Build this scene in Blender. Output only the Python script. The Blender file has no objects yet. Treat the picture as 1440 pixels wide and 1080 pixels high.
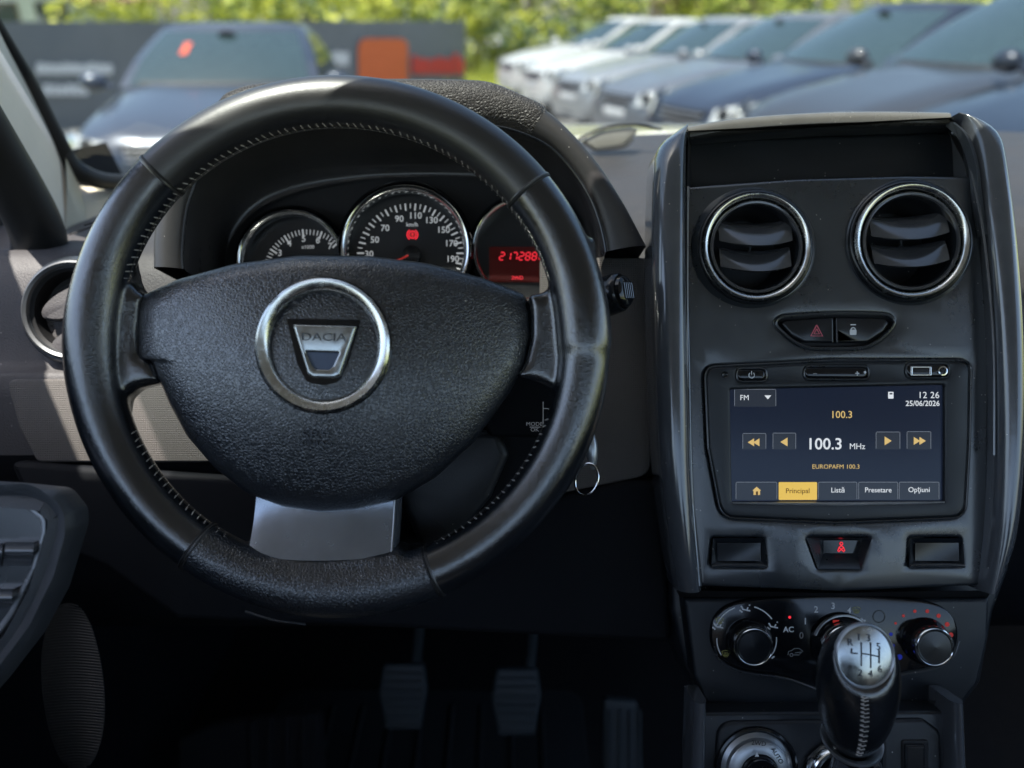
import bpy, bmesh, math, random
from math import sin, cos, pi, radians, atan2, sqrt, hypot
from mathutils import Vector, Matrix
from mathutils import geometry as mgeo
random.seed(7)
S = bpy.context.scene
COL = S.collection

# ------------------------------------------------------------------ camera
TH = radians(24.5)                 # camera looks down by this much
FPX = 1130.0                       # focal length in photo pixels (1440 wide)
CAM = Vector((0, 0, 1.5))
cd = bpy.data.cameras.new('camera'); cam = bpy.data.objects.new('camera', cd); COL.objects.link(cam)
cam.location = CAM; cam.rotation_euler = (pi/2 - TH, 0, 0)
cd.sensor_width = 36; cd.lens = 36*FPX/1440
cd.clip_start = 0.02; cd.clip_end = 1500
cd.dof.use_dof = True; cd.dof.focus_distance = 0.605; cd.dof.aperture_fstop = cd.lens/8.2
S.camera = cam
# ------------------------------------------------------------------ world, sun, exposure
SUN_EL = radians(70); SUN_AZ = radians(250)   # azimuth clockwise from +Y (ahead)
w = bpy.data.worlds.new('World'); S.world = w; w.use_nodes = True
nt = w.node_tree; bg = nt.nodes['Background']
sky = nt.nodes.new('ShaderNodeTexSky'); sky.sky_type = 'NISHITA'; sky.sun_disc = False
sky.sun_elevation = SUN_EL; sky.sun_rotation = SUN_AZ; sky.dust_density = 2.0; sky.air_density = 1.1
nt.links.new(sky.outputs[0], bg.inputs[0]); bg.inputs[1].default_value = 0.145
sl = bpy.data.lights.new('sun', 'SUN'); sun = bpy.data.objects.new('sun', sl); COL.objects.link(sun)
sl.energy = 4.6; sl.angle = radians(0.5); sl.color = (1, .95, .87)
sd = Vector((sin(SUN_AZ)*cos(SUN_EL), cos(SUN_AZ)*cos(SUN_EL), sin(SUN_EL)))
sun.rotation_euler = sd.to_track_quat('Z', 'Y').to_euler()
S.view_settings.view_transform = 'Standard'; S.view_settings.look = 'None'
S.view_settings.exposure = 1.5; S.view_settings.gamma = 1

# ------------------------------------------------------------------ materials
def _bump_nodes(nt, kind, scale, strength, dist):
    N = nt.nodes; L = nt.links
    tc = N.new('ShaderNodeTexCoord')
    out = None
    if kind == 'leather':
        nz = N.new('ShaderNodeTexNoise'); nz.inputs['Scale'].default_value = scale*.35; nz.inputs['Detail'].default_value = 2
        L.new(tc.outputs['Object'], nz.inputs['Vector'])
        mx = N.new('ShaderNodeVectorMath'); mx.operation = 'MULTIPLY_ADD'
        L.new(nz.outputs['Color'], mx.inputs[0]); mx.inputs[1].default_value = (1.4/scale,)*3; L.new(tc.outputs['Object'], mx.inputs[2])
        vo = N.new('ShaderNodeTexVoronoi'); vo.feature = 'DISTANCE_TO_EDGE'; vo.inputs['Scale'].default_value = scale
        L.new(mx.outputs[0], vo.inputs['Vector'])
        mr = N.new('ShaderNodeMapRange'); mr.inputs[2].default_value = .28; mr.interpolation_type = 'SMOOTHERSTEP'
        L.new(vo.outputs['Distance'], mr.inputs[0]); out = mr.outputs[0]
    elif kind == 'perf':      # fine leather with tiny pores
        vo = N.new('ShaderNodeTexVoronoi'); vo.inputs['Scale'].default_value = scale; vo.inputs['Randomness'].default_value = .6
        L.new(tc.outputs['Object'], vo.inputs['Vector'])
        mr = N.new('ShaderNodeMapRange'); mr.inputs[1].default_value = .1; mr.inputs[2].default_value = .42
        L.new(vo.outputs['Distance'], mr.inputs[0])
        nz = N.new('ShaderNodeTexNoise'); nz.inputs['Scale'].default_value = scale*.8; nz.inputs['Detail'].default_value = 3
        L.new(tc.outputs['Object'], nz.inputs['Vector'])
        ad = N.new('ShaderNodeMath'); ad.operation = 'ADD'; L.new(mr.outputs[0], ad.inputs[0]); L.new(nz.outputs['Fac'], ad.inputs[1]); out = ad.outputs[0]
    elif kind == 'grain':
        nz = N.new('ShaderNodeTexNoise'); nz.inputs['Scale'].default_value = scale; nz.inputs['Detail'].default_value = 4
        L.new(tc.outputs['Object'], nz.inputs['Vector']); out = nz.outputs['Fac']
    elif kind == 'dots':      # woven dot pattern
        mp = N.new('ShaderNodeMapping'); mp.inputs['Rotation'].default_value = (0, 0, radians(45)); L.new(tc.outputs['Object'], mp.inputs[0])
        sp = N.new('ShaderNodeSeparateXYZ'); L.new(mp.outputs[0], sp.inputs[0])
        ss = []
        for ax in (0, 1):
            m1 = N.new('ShaderNodeMath'); m1.operation = 'MULTIPLY'; m1.inputs[1].default_value = scale*2*pi; L.new(sp.outputs[ax], m1.inputs[0])
            m2 = N.new('ShaderNodeMath'); m2.operation = 'SINE'; L.new(m1.outputs[0], m2.inputs[0]); ss.append(m2)
        m3 = N.new('ShaderNodeMath'); m3.operation = 'MULTIPLY'; L.new(ss[0].outputs[0], m3.inputs[0]); L.new(ss[1].outputs[0], m3.inputs[1]); out = m3.outputs[0]
    b = N.new('ShaderNodeBump'); b.inputs['Strength'].default_value = strength; b.inputs['Distance'].default_value = dist
    L.new(out, b.inputs['Height'])
    return b, out, tc

MATS = {}
def mat(name, col, rough=.5, metal=0., bump=None, scale=400, strength=.5, dist=.0005, coat=0., emit=None, estr=1., spec=.5,
        var=.15, vscale=14, rvar=.08, dust=0., sheen=0., crough=.06):
    m = bpy.data.materials.new(name); m.use_nodes = True; nt = m.node_tree; N = nt.nodes; L = nt.links
    p = N['Principled BSDF']
    p.inputs['Base Color'].default_value = (*col, 1); p.inputs['Roughness'].default_value = rough
    p.inputs['Metallic'].default_value = metal; p.inputs['Coat Weight'].default_value = coat; p.inputs['Coat Roughness'].default_value = crough
    p.inputs['Specular IOR Level'].default_value = spec
    if sheen: p.inputs['Sheen Weight'].default_value = sheen
    if emit:
        p.inputs['Emission Color'].default_value = (*emit, 1); p.inputs['Emission Strength'].default_value = estr*.45
    tc = None
    if bump:
        b, h, tc = _bump_nodes(nt, bump, scale, strength, dist); L.new(b.outputs[0], p.inputs['Normal']); L.new(b.outputs[0], p.inputs['Coat Normal'])
    if var > 0 and not emit:
        if tc is None: tc = N.new('ShaderNodeTexCoord')
        nz = N.new('ShaderNodeTexNoise'); nz.inputs['Scale'].default_value = vscale; nz.inputs['Detail'].default_value = 6; nz.inputs['Roughness'].default_value = .65
        L.new(tc.outputs['Object'], nz.inputs['Vector'])
        mr = N.new('ShaderNodeMapRange'); mr.inputs[1].default_value = .3; mr.inputs[2].default_value = .7
        mr.inputs[3].default_value = 1-var; mr.inputs[4].default_value = 1+var
        L.new(nz.outputs['Fac'], mr.inputs[0])
        mc = N.new('ShaderNodeVectorMath'); mc.operation = 'SCALE'; mc.inputs[0].default_value = col; L.new(mr.outputs[0], mc.inputs['Scale'])
        src = mc.outputs[0]
        if dust > 0:       # sparse pale dust specks
            vo = N.new('ShaderNodeTexVoronoi'); vo.inputs['Scale'].default_value = 330; L.new(tc.outputs['Object'], vo.inputs['Vector'])
            lt = N.new('ShaderNodeMath'); lt.operation = 'LESS_THAN'; lt.inputs[1].default_value = .16; L.new(vo.outputs['Distance'], lt.inputs[0])
            sc_ = N.new('ShaderNodeSeparateColor'); L.new(vo.outputs['Color'], sc_.inputs[0])
            g = N.new('ShaderNodeMath'); g.operation = 'GREATER_THAN'; g.inputs[1].default_value = 1-dust; L.new(sc_.outputs[0], g.inputs[0])
            m_ = N.new('ShaderNodeMath'); m_.operation = 'MULTIPLY'; L.new(lt.outputs[0], m_.inputs[0]); L.new(g.outputs[0], m_.inputs[1])
            mi = N.new('ShaderNodeMix'); mi.data_type = 'RGBA'; L.new(m_.outputs[0], mi.inputs[0]); L.new(src, mi.inputs[6]); mi.inputs[7].default_value = (.35, .33, .3, 1)
            src = mi.outputs[2]
        L.new(src, p.inputs['Base Color'])
        mr2 = N.new('ShaderNodeMapRange'); mr2.inputs[1].default_value = .3; mr2.inputs[2].default_value = .7
        mr2.inputs[3].default_value = max(.02, rough-rvar); mr2.inputs[4].default_value = min(1, rough+rvar); L.new(nz.outputs['Fac'], mr2.inputs[0])
        L.new(mr2.outputs[0], p.inputs['Roughness'])
    MATS[name] = m
    return m

mat('leather_bag', (.011, .014, .019), .31, coat=.7, crough=.28, bump='leather', scale=450, strength=.42, dist=.0004, rvar=.05, spec=.95, dust=.01)
mat('leather_rim', (.008, .010, .013), .17, coat=1., crough=.14, bump='leather', scale=820, strength=.16, dist=.0003, rvar=.07, spec=1.)
mat('leather_rim_top', (.010, .010, .011), .42, coat=.4, crough=.3, bump='leather', scale=820, strength=.13, dist=.00025, rvar=.08, spec=1.)
mat('leather_pad', (.045, .040, .037), .5, bump='leather', scale=380, strength=.9, dist=.0007, rvar=.05)
mat('seam', (.006, .006, .006), .6)
mat('thread', (.50, .46, .42), .6)
mat('plastic_dark', (.010, .012, .015), .45, bump='grain', scale=900, strength=.35, dist=.0003, dust=.015)
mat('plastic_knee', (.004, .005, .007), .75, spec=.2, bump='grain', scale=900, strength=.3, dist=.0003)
mat('plastic_hood', (.040, .038, .038), .42, bump='grain', scale=1400, strength=.15, dist=.0002, dust=.04)
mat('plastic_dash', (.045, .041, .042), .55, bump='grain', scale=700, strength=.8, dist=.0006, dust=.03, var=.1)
mat('shroud', (.045, .044, .046), .20, bump='grain', scale=60, strength=.08, dist=.001, rvar=.04)
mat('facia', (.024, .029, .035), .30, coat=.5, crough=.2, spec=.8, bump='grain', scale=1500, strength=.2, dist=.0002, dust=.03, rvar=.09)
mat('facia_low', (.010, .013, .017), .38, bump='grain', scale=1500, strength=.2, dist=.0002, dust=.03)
mat('trim_satin', (.08, .088, .10), .17, metal=.15, coat=1., crough=.12, rvar=.05, bump='grain', scale=18, strength=.08, dist=.004, dust=.03)
mat('fabric', (.11, .10, .092), .62, bump='dots', scale=450, strength=.5, dist=.0008, var=.08)
mat('gloss_black', (.006, .007, .009), .10, rvar=.03)
mat('lid_trim_sunlit', (.14, .135, .125), .25, dust=.02); mat('emboss_highlight', (.030, .036, .046), .25); mat('vent_ring', (.14, .145, .15), .45, metal=.8); mat('piano', (.010, .012, .015), .22, rvar=.05)
mat('chrome', (.80, .81, .80), .14, metal=1., rvar=.06, var=.1, vscale=60)
mat('badge_chrome', (.42, .44, .44), .22, metal=1., rvar=.08, var=.2, vscale=120); mat('chrome_worn', (.74, .75, .73), .24, metal=1., rvar=.08, var=.12, vscale=160)
mat('silver', (.40, .42, .44), .34, metal=.8, rvar=.08)
mat('spoke_metal', (.30, .33, .38), .24, metal=.75, rvar=.06, var=.12, vscale=40, bump='grain', scale=25, strength=.1, dist=.003)
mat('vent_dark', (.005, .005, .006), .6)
mat('slat_mat', (.05, .053, .06), .18, coat=1., crough=.1)
mat('white_print', (.70, .72, .74), .5, var=0)
mat('dial_print_glow', (.5, .5, .5), .5, emit=(.85, .88, .9), estr=.22); mat('grey_print', (.25, .26, .27), .5, var=0)  # dial print has a faint glow added to show in shadow
mat('yellow_print', (.28, .27, .06), .5, var=0)
mat('dial_face', (.012, .013, .015), .35)
mat('red_glow', (.3, .01, .02), .5, emit=(1, .03, .05), estr=.75)
mat('red_dim', (.25, .02, .02), .5, emit=(1, .05, .03), estr=.16)
mat('blue_dim', (.01, .02, .25), .5, emit=(.02, .05, 1), estr=.12)
mat('lcd_back', (.03, .008, .008), .2, emit=(1, .05, .03), estr=.012)
mat('screen_back', (.002, .003, .006), .16, spec=.25, emit=(.042, .068, .15), estr=.14)
mat('screen_btn', (.004, .005, .008), .16, spec=.25, emit=(.10, .13, .19), estr=.17)
mat('screen_line', (.1, .1, .1), .3, emit=(.35, .40, .48), estr=.30)
mat('screen_white', (.3, .3, .3), .3, emit=(.80, .84, .88), estr=.62)
mat('screen_gold', (.3, .2, .05), .3, emit=(.85, .58, .20), estr=.55)
mat('screen_tab', (.3, .2, .02), .3, emit=(.86, .56, .10), estr=.62)
mat('screen_dark', (.02, .01, .0), .5, emit=(.10, .05, .01), estr=.5)
mat('print_lit', (.3, .31, .33), .5, emit=(.8, .85, .9), estr=.06)
mat('armrest_grain', (.045, .05, .058), .38, bump='grain', scale=1100, strength=.9, dist=.0005); mat('switch_ring', (.3, .31, .33), .3, metal=.5); mat('rubber', (.010, .013, .015), .6, bump='grain', scale=400, strength=.4, dist=.0006)
mat('pedal_mat', (.035, .045, .05), .55, bump='grain', scale=300, strength=.4, dist=.0006)
mat('carpet', (.006, .007, .009), .95, bump='grain', scale=300, strength=1, dist=.003)
mat('pillar_trim', (.85, .76, .62), .6, bump='grain', scale=300, strength=.2, dist=.0005, var=.06)
mat('base_trim', (.55, .49, .36), .6, bump='grain', scale=300, strength=.2, dist=.0005, var=.06)
mat('lens_reflection', (.22, .21, .18), .15); mat('headliner', (.6, .59, .57), .9)
mat('black_seal', (.010, .010, .010), .5)
mat('tub', (.02, .02, .022), .8)
mat('seat_mat', (.03, .03, .033), .9)
mat('bonnet_paint', (.42, .37, .29), .3, coat=1.)
mat('emblem_insert', (.10, .13, .20), .25)

# ------------------------------------------------------------------ frame helpers
# Cabin frame: x right, y up the tilted dash plane, z towards the driver (24.5 degrees off vertical, as the dashboard leans).
TILT = (pi/2 - TH, 0, 0)
RM = Matrix.Rotation(pi/2 - TH, 3, 'X')
def Q(px, py, d): return Vector(((px-720)/FPX*d, (540-py)/FPX*d, -d))
def inv(v):        # world -> cabin frame
    return RM.transposed() @ (Vector(v) - CAM)
OFF = {}
def link(o): COL.objects.link(o); return o
def setp(o, label=None, cat=None, group=None, kind=None):
    if label: o['label'] = label
    if cat: o['category'] = cat
    if group: o['group'] = group
    if kind: o['kind'] = kind
    return o
def thing(name, label, cat, q, group=None, kind=None):
    o = link(bpy.data.objects.new(name, None)); o.empty_display_size = .02
    o.location = CAM + RM @ q; o.rotation_euler = TILT; OFF[o] = q
    return setp(o, label, cat, group, kind)
def wthing(name, label, cat, loc, rz=0, group=None, kind=None):
    o = link(bpy.data.objects.new(name, None)); o.empty_display_size = .2
    o.location = loc; o.rotation_euler = (0, 0, rz); OFF[o] = Vector((0, 0, 0))
    return setp(o, label, cat, group, kind)
def M_(n): return MATS[n] if isinstance(n, str) else n

class MB:
    def __init__(s): s.v = []; s.f = []; s.mi = []
    def add(s, vs, fs, mi=0):
        b = len(s.v); s.v += [Vector(x) for x in vs]
        for f in fs: s.f.append(tuple(b+i for i in f)); s.mi.append(mi)
        return s
    def build(s, name, mats, parent=None, angle=40, smooth=True, merge=False, q=None, world=False, fixn=True):
        off = OFF[parent] if parent else (q if q is not None else Vector((0, 0, 0)))
        me = bpy.data.meshes.new(name)
        me.from_pydata([tuple(v-off) for v in s.v], [], s.f)
        if not isinstance(mats, (list, tuple)): mats = [mats]
        for m in mats: me.materials.append(M_(m))
        for p, i in zip(me.polygons, s.mi): p.material_index = i
        if merge or fixn:
            bm = bmesh.new(); bm.from_mesh(me)
            if merge: bmesh.ops.remove_doubles(bm, verts=bm.verts, dist=2e-6)
            if fixn: bmesh.ops.recalc_face_normals(bm, faces=bm.faces)
            bm.to_mesh(me); bm.free()
        if smooth: me.shade_smooth(); me.set_sharp_from_angle(angle=radians(angle))
        o = link(bpy.data.objects.new(name, me))
        if parent: o.parent = parent; OFF[o] = OFF[parent]
        elif world: OFF[o] = Vector((0, 0, 0))
        else:
            o.location = CAM + RM @ off; o.rotation_euler = TILT; OFF[o] = off
        return o

def loft(mb, rows, closeu=False, closev=False, mi=0, cap0=False, cap1=False):
    n = len(rows[0]); vs = [p for r in rows for p in r]; fs = []
    R = len(rows)
    for i in range(R if closev else R-1):
        a = i*n; b = ((i+1) % R)*n
        for j in range(n if closeu else n-1):
            k = (j+1) % n
            fs.append((a+j, a+k, b+k, b+j))
    if cap0: fs.append(tuple(range(n)))
    if cap1: fs.append(tuple((R-1)*n+j for j in range(n)))
    mb.add(vs, fs, mi); return mb

def tube(mb, pts, r, closed=False, seg=8, mi=0, cap=True, squash=None):
    pts = [Vector(p) for p in pts]; n = len(pts); rows = []
    rr = r if isinstance(r, (list, tuple)) else [r]*n
    up = Vector((0, 0, 1)); prev = None
    for i in range(n):
        a = pts[(i-1) % n] if (closed or i > 0) else pts[0]; b = pts[(i+1) % n] if (closed or i < n-1) else pts[-1]
        t = (b-a).normalized()
        if prev is None:
            u = up if abs(t.dot(up)) < .9 else Vector((1, 0, 0))
            x = (u - t*u.dot(t)).normalized()
        else: x = (prev - t*prev.dot(t)).normalized()
        prev = x; y = t.cross(x)
        rows.append([pts[i]+(x*cos(2*pi*k/seg)+y*sin(2*pi*k/seg))*rr[i] for k in range(seg)])
    loft(mb, rows, closeu=True, closev=closed, mi=mi, cap0=cap and not closed, cap1=cap and not closed); return mb

def lathe(mb, c, prof, seg=64, rot=None, a0=0, a1=2*pi, sx=1, sy=1, mi=0, capend=False):
    """prof: (radius, height towards the driver) in metres, turned about the frame's z"""
    full = abs(a1-a0) > 2*pi-1e-4; n = seg if full else seg+1; rows = []
    for (r, z) in prof:
        row = []
        for k in range(n):
            a = a0+(a1-a0)*k/seg; v = Vector((r*cos(a)*sx, r*sin(a)*sy, z))
            if rot: v = rot @ v
            row.append(c+v)
        rows.append(row)
    loft(mb, rows, closeu=full, mi=mi, cap1=capend); return mb

def cat(pts, n=8, closed=True):
    out = []; N = len(pts); P = [Vector(p) for p in pts]
    rng = range(N) if closed else range(N-1)
    for i in rng:
        p0 = P[(i-1) % N] if closed or i > 0 else P[0]; p1 = P[i]; p2 = P[(i+1) % N]
        p3 = P[(i+2) % N] if closed or i < N-2 else P[-1]
        for k in range(n):
            t = k/n
            out.append(.5*((2*p1)+(p2-p0)*t+(2*p0-5*p1+4*p2-p3)*t*t+(3*p1-p0-3*p2+p3)*t**3))
    if not closed: out.append(P[-1].copy())
    return out
def rpoly(pts, r, n=5):
    out = []; N = len(pts); P = [Vector(p) for p in pts]
    for i in range(N):
        rr = r[i] if isinstance(r, (list, tuple)) else r
        a, b, c = P[i-1], P[i], P[(i+1) % N]
        u = (a-b); v = (c-b); lu = u.length; lv = v.length; u /= lu; v /= lv
        if rr <= 0: out.append(b.copy()); continue
        ang = math.acos(max(-1, min(1, u.dot(v)))); t = min(rr/math.tan(ang/2), lu*.48, lv*.48)
        p, q = b+u*t, b+v*t
        for k in range(n+1):
            s = k/n; out.append(p*(1-s)**2+b*2*s*(1-s)+q*s*s)
    return out
def rect(x0, y0, x1, y1, r=3): return rpoly([(x0, y0), (x1, y0), (x1, y1), (x0, y1)], r)
def resample(pts, n):
    P = [Vector(p) for p in pts]; L = [0]
    for a, b in zip(P, P[1:]): L.append(L[-1]+(b-a).length)
    out = []; j = 0
    for i in range(n):
        s = L[-1]*i/(n-1)
        while j < len(P)-2 and L[j+1] < s: j += 1
        t = (s-L[j])/max(1e-9, L[j+1]-L[j]); out.append(P[j].lerp(P[j+1], min(1, t)))
    return out
def area(P): return .5*sum(P[i-1][0]*P[i][1]-P[i][0]*P[i-1][1] for i in range(len(P)))
def inset(P, a):      # P counter-clockwise 2-D, positive a = inwards
    n = len(P); out = []
    for i in range(n):
        p, c, q = P[i-1], P[i], P[(i+1) % n]
        e1 = (c-p); e2 = (q-c)
        if e1.length < 1e-9 or e2.length < 1e-9: out.append(c.copy()); continue
        n1 = Vector((-e1[1], e1[0])).normalized(); n2 = Vector((-e2[1], e2[0])).normalized()
        m = (n1+n2); l = m.length
        if l < 1e-6: out.append(c+n1*a); continue
        m /= l; out.append(c+m*(a/max(.5, m.dot(n1))))
    return out
def inside(p, P):
    c = False; n = len(P); x, y = p[0], p[1]; j = n-1
    for i in range(n):
        if (P[i][1] > y) != (P[j][1] > y) and x < (P[j][0]-P[i][0])*(y-P[i][1])/(P[j][1]-P[i][1])+P[i][0]: c = not c
        j = i
    return c
def dedupe(P):
    out = []
    for p in P:
        if not out or (p-out[-1]).length > 2e-5: out.append(p)
    if len(out) > 2 and (out[0]-out[-1]).length < 2e-5: out.pop()
    return out
def plate(mb, outline, d, h, bevel=.0, holes=(), dfun=None, grid=0, back=True, nb=3, mi=0, px=True):
    """sheet with a rounded edge: outline in photo-plane units at depth d, thickness h away from the driver; holes are open"""
    def cv(o):
        P = [Vector(((x[0]-720)/FPX*d, (540-x[1])/FPX*d)) for x in o] if px else [Vector((x[0], x[1])) for x in o]
        P = dedupe(P)
        return P if area(P) > 0 else P[::-1]
    O = cv(outline); H = [cv(o) for o in holes]
    df = dfun or (lambda x, y: 0.)
    def p3(p, dz): return Vector((p[0], p[1], -(d+df(p[0], p[1])+dz)))
    inner = []
    for li, (loop, sg) in enumerate([(O, 1)]+[(x, -1) for x in H]):
        rows = []
        bv = bevel
        if back: rows.append([p3(p, h) for p in loop])
        if bv > 0:
            for k in range(nb+1):
                a = pi/2*k/nb; L2 = inset(loop, sg*bv*(1-cos(a)))
                rows.append([p3(p, bv*(1-sin(a))) for p in L2])
            inner.append(L2)
        else:
            rows.append([p3(p, 0) for p in loop]); inner.append(loop)
        if len(rows) > 1: loft(mb, rows, closeu=True, mi=mi)
    vs = []; ed = []
    for L2 in inner:
        b = len(vs); vs += L2; n = len(L2); ed += [(b+i, b+(i+1) % n) for i in range(n)]
    if grid:
        xs = [p[0] for p in inner[0]]; ys = [p[1] for p in inner[0]]
        gx = int((max(xs)-min(xs))/grid)+1; gy = int((max(ys)-min(ys))/grid)+1
        for i in range(1, gx):
            for j in range(1, gy):
                p = Vector((min(xs)+i*(max(xs)-min(xs))/gx, min(ys)+j*(max(ys)-min(ys))/gy))
                if inside(p, inner[0]) and not any(inside(p, h_) for h_ in inner[1:]) and min((p-q).length for L2 in inner for q in L2) > grid*.35: vs.append(p)
    ov, oe, of, *_ = mgeo.delaunay_2d_cdt(vs, ed, [], 0, 1e-7)
    fs = []
    for f in of:
        c = sum((ov[i] for i in f), Vector((0, 0)))/len(f)
        if inside(c, inner[0]) and not any(inside(c, h_) for h_ in inner[1:]): fs.append(tuple(f))
    mb.add([p3(p, 0) for p in ov], fs, mi); return mb
def P_(name, outline, d, h, m, parent, bevel=.0, **k):
    mb = MB(); plate(mb, outline, d, h, bevel, **k); return mb.build(name, m, parent, merge=True, angle=50)
def ell(cx, cy, rx, ry=None, n=48, a0=0): ry = ry or rx; return [(cx+rx*cos(2*pi*k/n+a0), cy+ry*sin(2*pi*k/n+a0)) for k in range(n)]
def flat(name, outlines, d, m, parent, df=None):   # printed shapes: flat sheets
    mb = MB()
    for o in outlines: plate(mb, o, d, 0, 0, back=False, dfun=df)
    return mb.build(name, m, parent, merge=True, smooth=False)
def strokes(name, lines, wpx, d, m, parent, df=None):
    outs = []
    for ln in lines:
        P = [Vector(p) for p in ln]; L = []; R = []
        for i, p in enumerate(P):
            t = (P[min(i+1, len(P)-1)]-P[max(i-1, 0)]).normalized(); n = Vector((-t[1], t[0]))*wpx/2
            L.append(p+n); R.append(p-n)
        outs.append(L+R[::-1])
    mb = MB()
    for o in outs:
        n = len(o)//2; vs = [Vector(((p[0]-720)/FPX*d, (540-p[1])/FPX*d, -d)) for p in o]
        if df: vs = [Vector((v[0], v[1], v[2]-df(v[0], v[1]))) for v in vs]
        mb.add(vs, [(i, i+1, 2*n-2-i, 2*n-1-i) for i in range(n-1)])
    return mb.build(name, m, parent, smooth=False)
def arc(cx, cy, r, a0, a1, n=16): return [(cx+r*cos(radians(a0+(a1-a0)*k/n)), cy-r*sin(radians(a0+(a1-a0)*k/n))) for k in range(n+1)]

TXT = {}
def text(s, px, py, cap, d, m, parent, name='lettering', align='CENTER', rot=0., sx=1., ext=0., basis=None, shear=0, bold=0., spacing=1.):
    """lettering lying in the dash plane; cap = capital height in photo pixels"""
    cu = bpy.data.curves.new(name, 'FONT'); cu.body = s; cu.align_x = align; cu.align_y = 'CENTER'
    cu.size = cap/FPX*d/.72; cu.extrude = ext; cu.offset = bold*cu.size; cu.resolution_u = 3; cu.shear = shear; cu.space_character = spacing
    t = bpy.data.objects.new(name, cu)
    me = bpy.data.meshes.new_from_object(t)
    bpy.data.objects.remove(t)
    me.name = name; me.materials.clear(); me.materials.append(M_(m))
    q = Q(px, py, d); off = OFF[parent]
    Mt = Matrix.Translation(q-off) @ (basis.to_4x4() if basis else Matrix.Identity(4)) @ Matrix.Rotation(radians(rot), 4, 'Z') @ Matrix.Diagonal((sx, 1, 1, 1))
    me.transform(Mt)
    o = link(bpy.data.objects.new(name, me)); o.parent = parent; OFF[o] = off
    return o

# ================================================================== CAR SHELL (setting round the dash)
def wsheet(name, pts_rows, m, kind='structure', thick=.02, parent=None):
    mb = MB(); loft(mb, [[inv(p) for p in r] for r in pts_rows])
    o = mb.build(name, m, parent)
    if thick:
        md = o.modifiers.new('thickness', 'SOLIDIFY'); md.thickness = thick; md.offset = 0
    if kind: o['kind'] = kind
    return o
CX = .27                                    # middle of the car
def header(x):  # roof front edge, stepped to place the sun's shadow on the dash
    t = max(0, min(1, (x+.25)/.20)); t = t*t*(3-2*t)
    return .515+.105*t - .35*max(0, x-.75)**2
RZ = 1.5+.225
rows = []
for k in range(9):
    rows.append([(CX+(-.86+1.72*i/24), 0, 0) for i in range(25)])
roof_rows = []
for k in range(7):
    r = []
    for i in range(25):
        x = -.73+1.90*i/24; yf = header(x); y = yf+(-1.0-yf)*k/6
        r.append((x, y, RZ+.05*(1-((x-CX)/.85)**2)+.03*(k/6)))
    roof_rows.append(r)
wsheet('headliner', roof_rows, 'headliner', thick=.03)  # unseen roof, its extent shaped for the light it lets in
# the body tub: sides below the windows, back and floor
wsheet('cabin_floor', [[(x, y, .42) for x in (-.62, .27, 1.18)] for y in (-1.7, -.5, .6, 1.35)], 'carpet', thick=.03)
wsheet('cabin_rear', [[(x, -1.7, z) for x in (-.66, 1.2)] for z in (.42, 1.50)], 'tub', thick=.03)  # unseen back wall, raised to hold back light from behind
wsheet('cabin_side', [[(1.2, y, z) for y in (-1.7, 1.33)] for z in (.42, 1.18)], 'tub', thick=.03)
wsheet('cabin_side', [[(-.68, y, z) for y in (-1.7, 1.33)] for z in (.42, 1.18)], 'tub', thick=.03)
wsheet('bulkhead', [[(x, 1.33, z) for x in (-.68, .27, 1.2)] for z in (.42, 1.18)], 'carpet', thick=.02)
# front seats' cushions below the picture
for sx0 in (-.42, .52):
    t = wthing('front_seat', 'dark fabric %s front seat' % ('left' if sx0 < 0 else 'right'), 'seat', (sx0, 0, .43), group='front seats')
    mb = MB(); R_ = []
    for k in range(9):
        a = k/8; y = -.45+.62*a; zt = .30+.06*sin(pi*a)
        R_.append([Vector((x, y, zt-.03*abs(x/.25)**3*0+(.04 if abs(x) > .2 else 0))) for x in (-.26, -.22, -.1, 0, .1, .22, .26)])
    loft(mb, R_); o = mb.build('cushion', 'seat_mat', t); md = o.modifiers.new('thickness', 'SOLIDIFY'); md.thickness = .14; md.offset = -1
    mb = MB(); loft(mb, [[Vector((x*(1-.25*a*a), -.5-.25*a+(.04 if abs(x) > .2 else 0), .30+.72*a)) for x in (-.26, -.2, 0, .2, .26)] for a in [k/6 for k in range(7)]])  # unseen backrest, made tall to keep sky off the lower console
    o = mb.build('backrest', 'seat_mat', t); md = o.modifiers.new('thickness', 'SOLIDIFY'); md.thickness = .12; md.offset = 0

# windscreen glass: base curve to header
gm = bpy.data.materials.new('window_glass'); gm.use_nodes = True; N = gm.node_tree.nodes; L = gm.node_tree.links
N.remove(N['Principled BSDF']); tr = N.new('ShaderNodeBsdfTransparent'); tr.inputs[0].default_value = (.50, .535, .52, 1)
gl = N.new('ShaderNodeBsdfGlossy'); gl.inputs['Roughness'].default_value = .02; lw = N.new('ShaderNodeLayerWeight'); lw.inputs[0].default_value = .5; pw = N.new('ShaderNodeMath'); pw.operation = 'POWER'; pw.inputs[1].default_value = 4.5; L.new(lw.outputs['Facing'], pw.inputs[0])
fr = N.new('ShaderNodeMath'); fr.operation = 'MULTIPLY_ADD'; L.new(pw.outputs[0], fr.inputs[0]); fr.inputs[1].default_value = .6; fr.inputs[2].default_value = .04
mxs = N.new('ShaderNodeMixShader'); L.new(fr.outputs[0], mxs.inputs[0]); L.new(tr.outputs[0], mxs.inputs[1]); L.new(gl.outputs[0], mxs.inputs[2]); L.new(mxs.outputs[0], N['Material Output'].inputs[0])
MATS['window_glass'] = gm
base_px = [(96, 236, .93), (118, 252, .97), (160, 262, 1.0), (230, 256, 1.04), (500, 215, 1.12), (880, 186, 1.22), (1170, 176, 1.27), (1440, 186, 1.27), (1900, 215, 1.18), (2100, 240, 1.05)]
base = resample([CAM+RM @ Q(*b) for b in base_px], 30)
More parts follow.
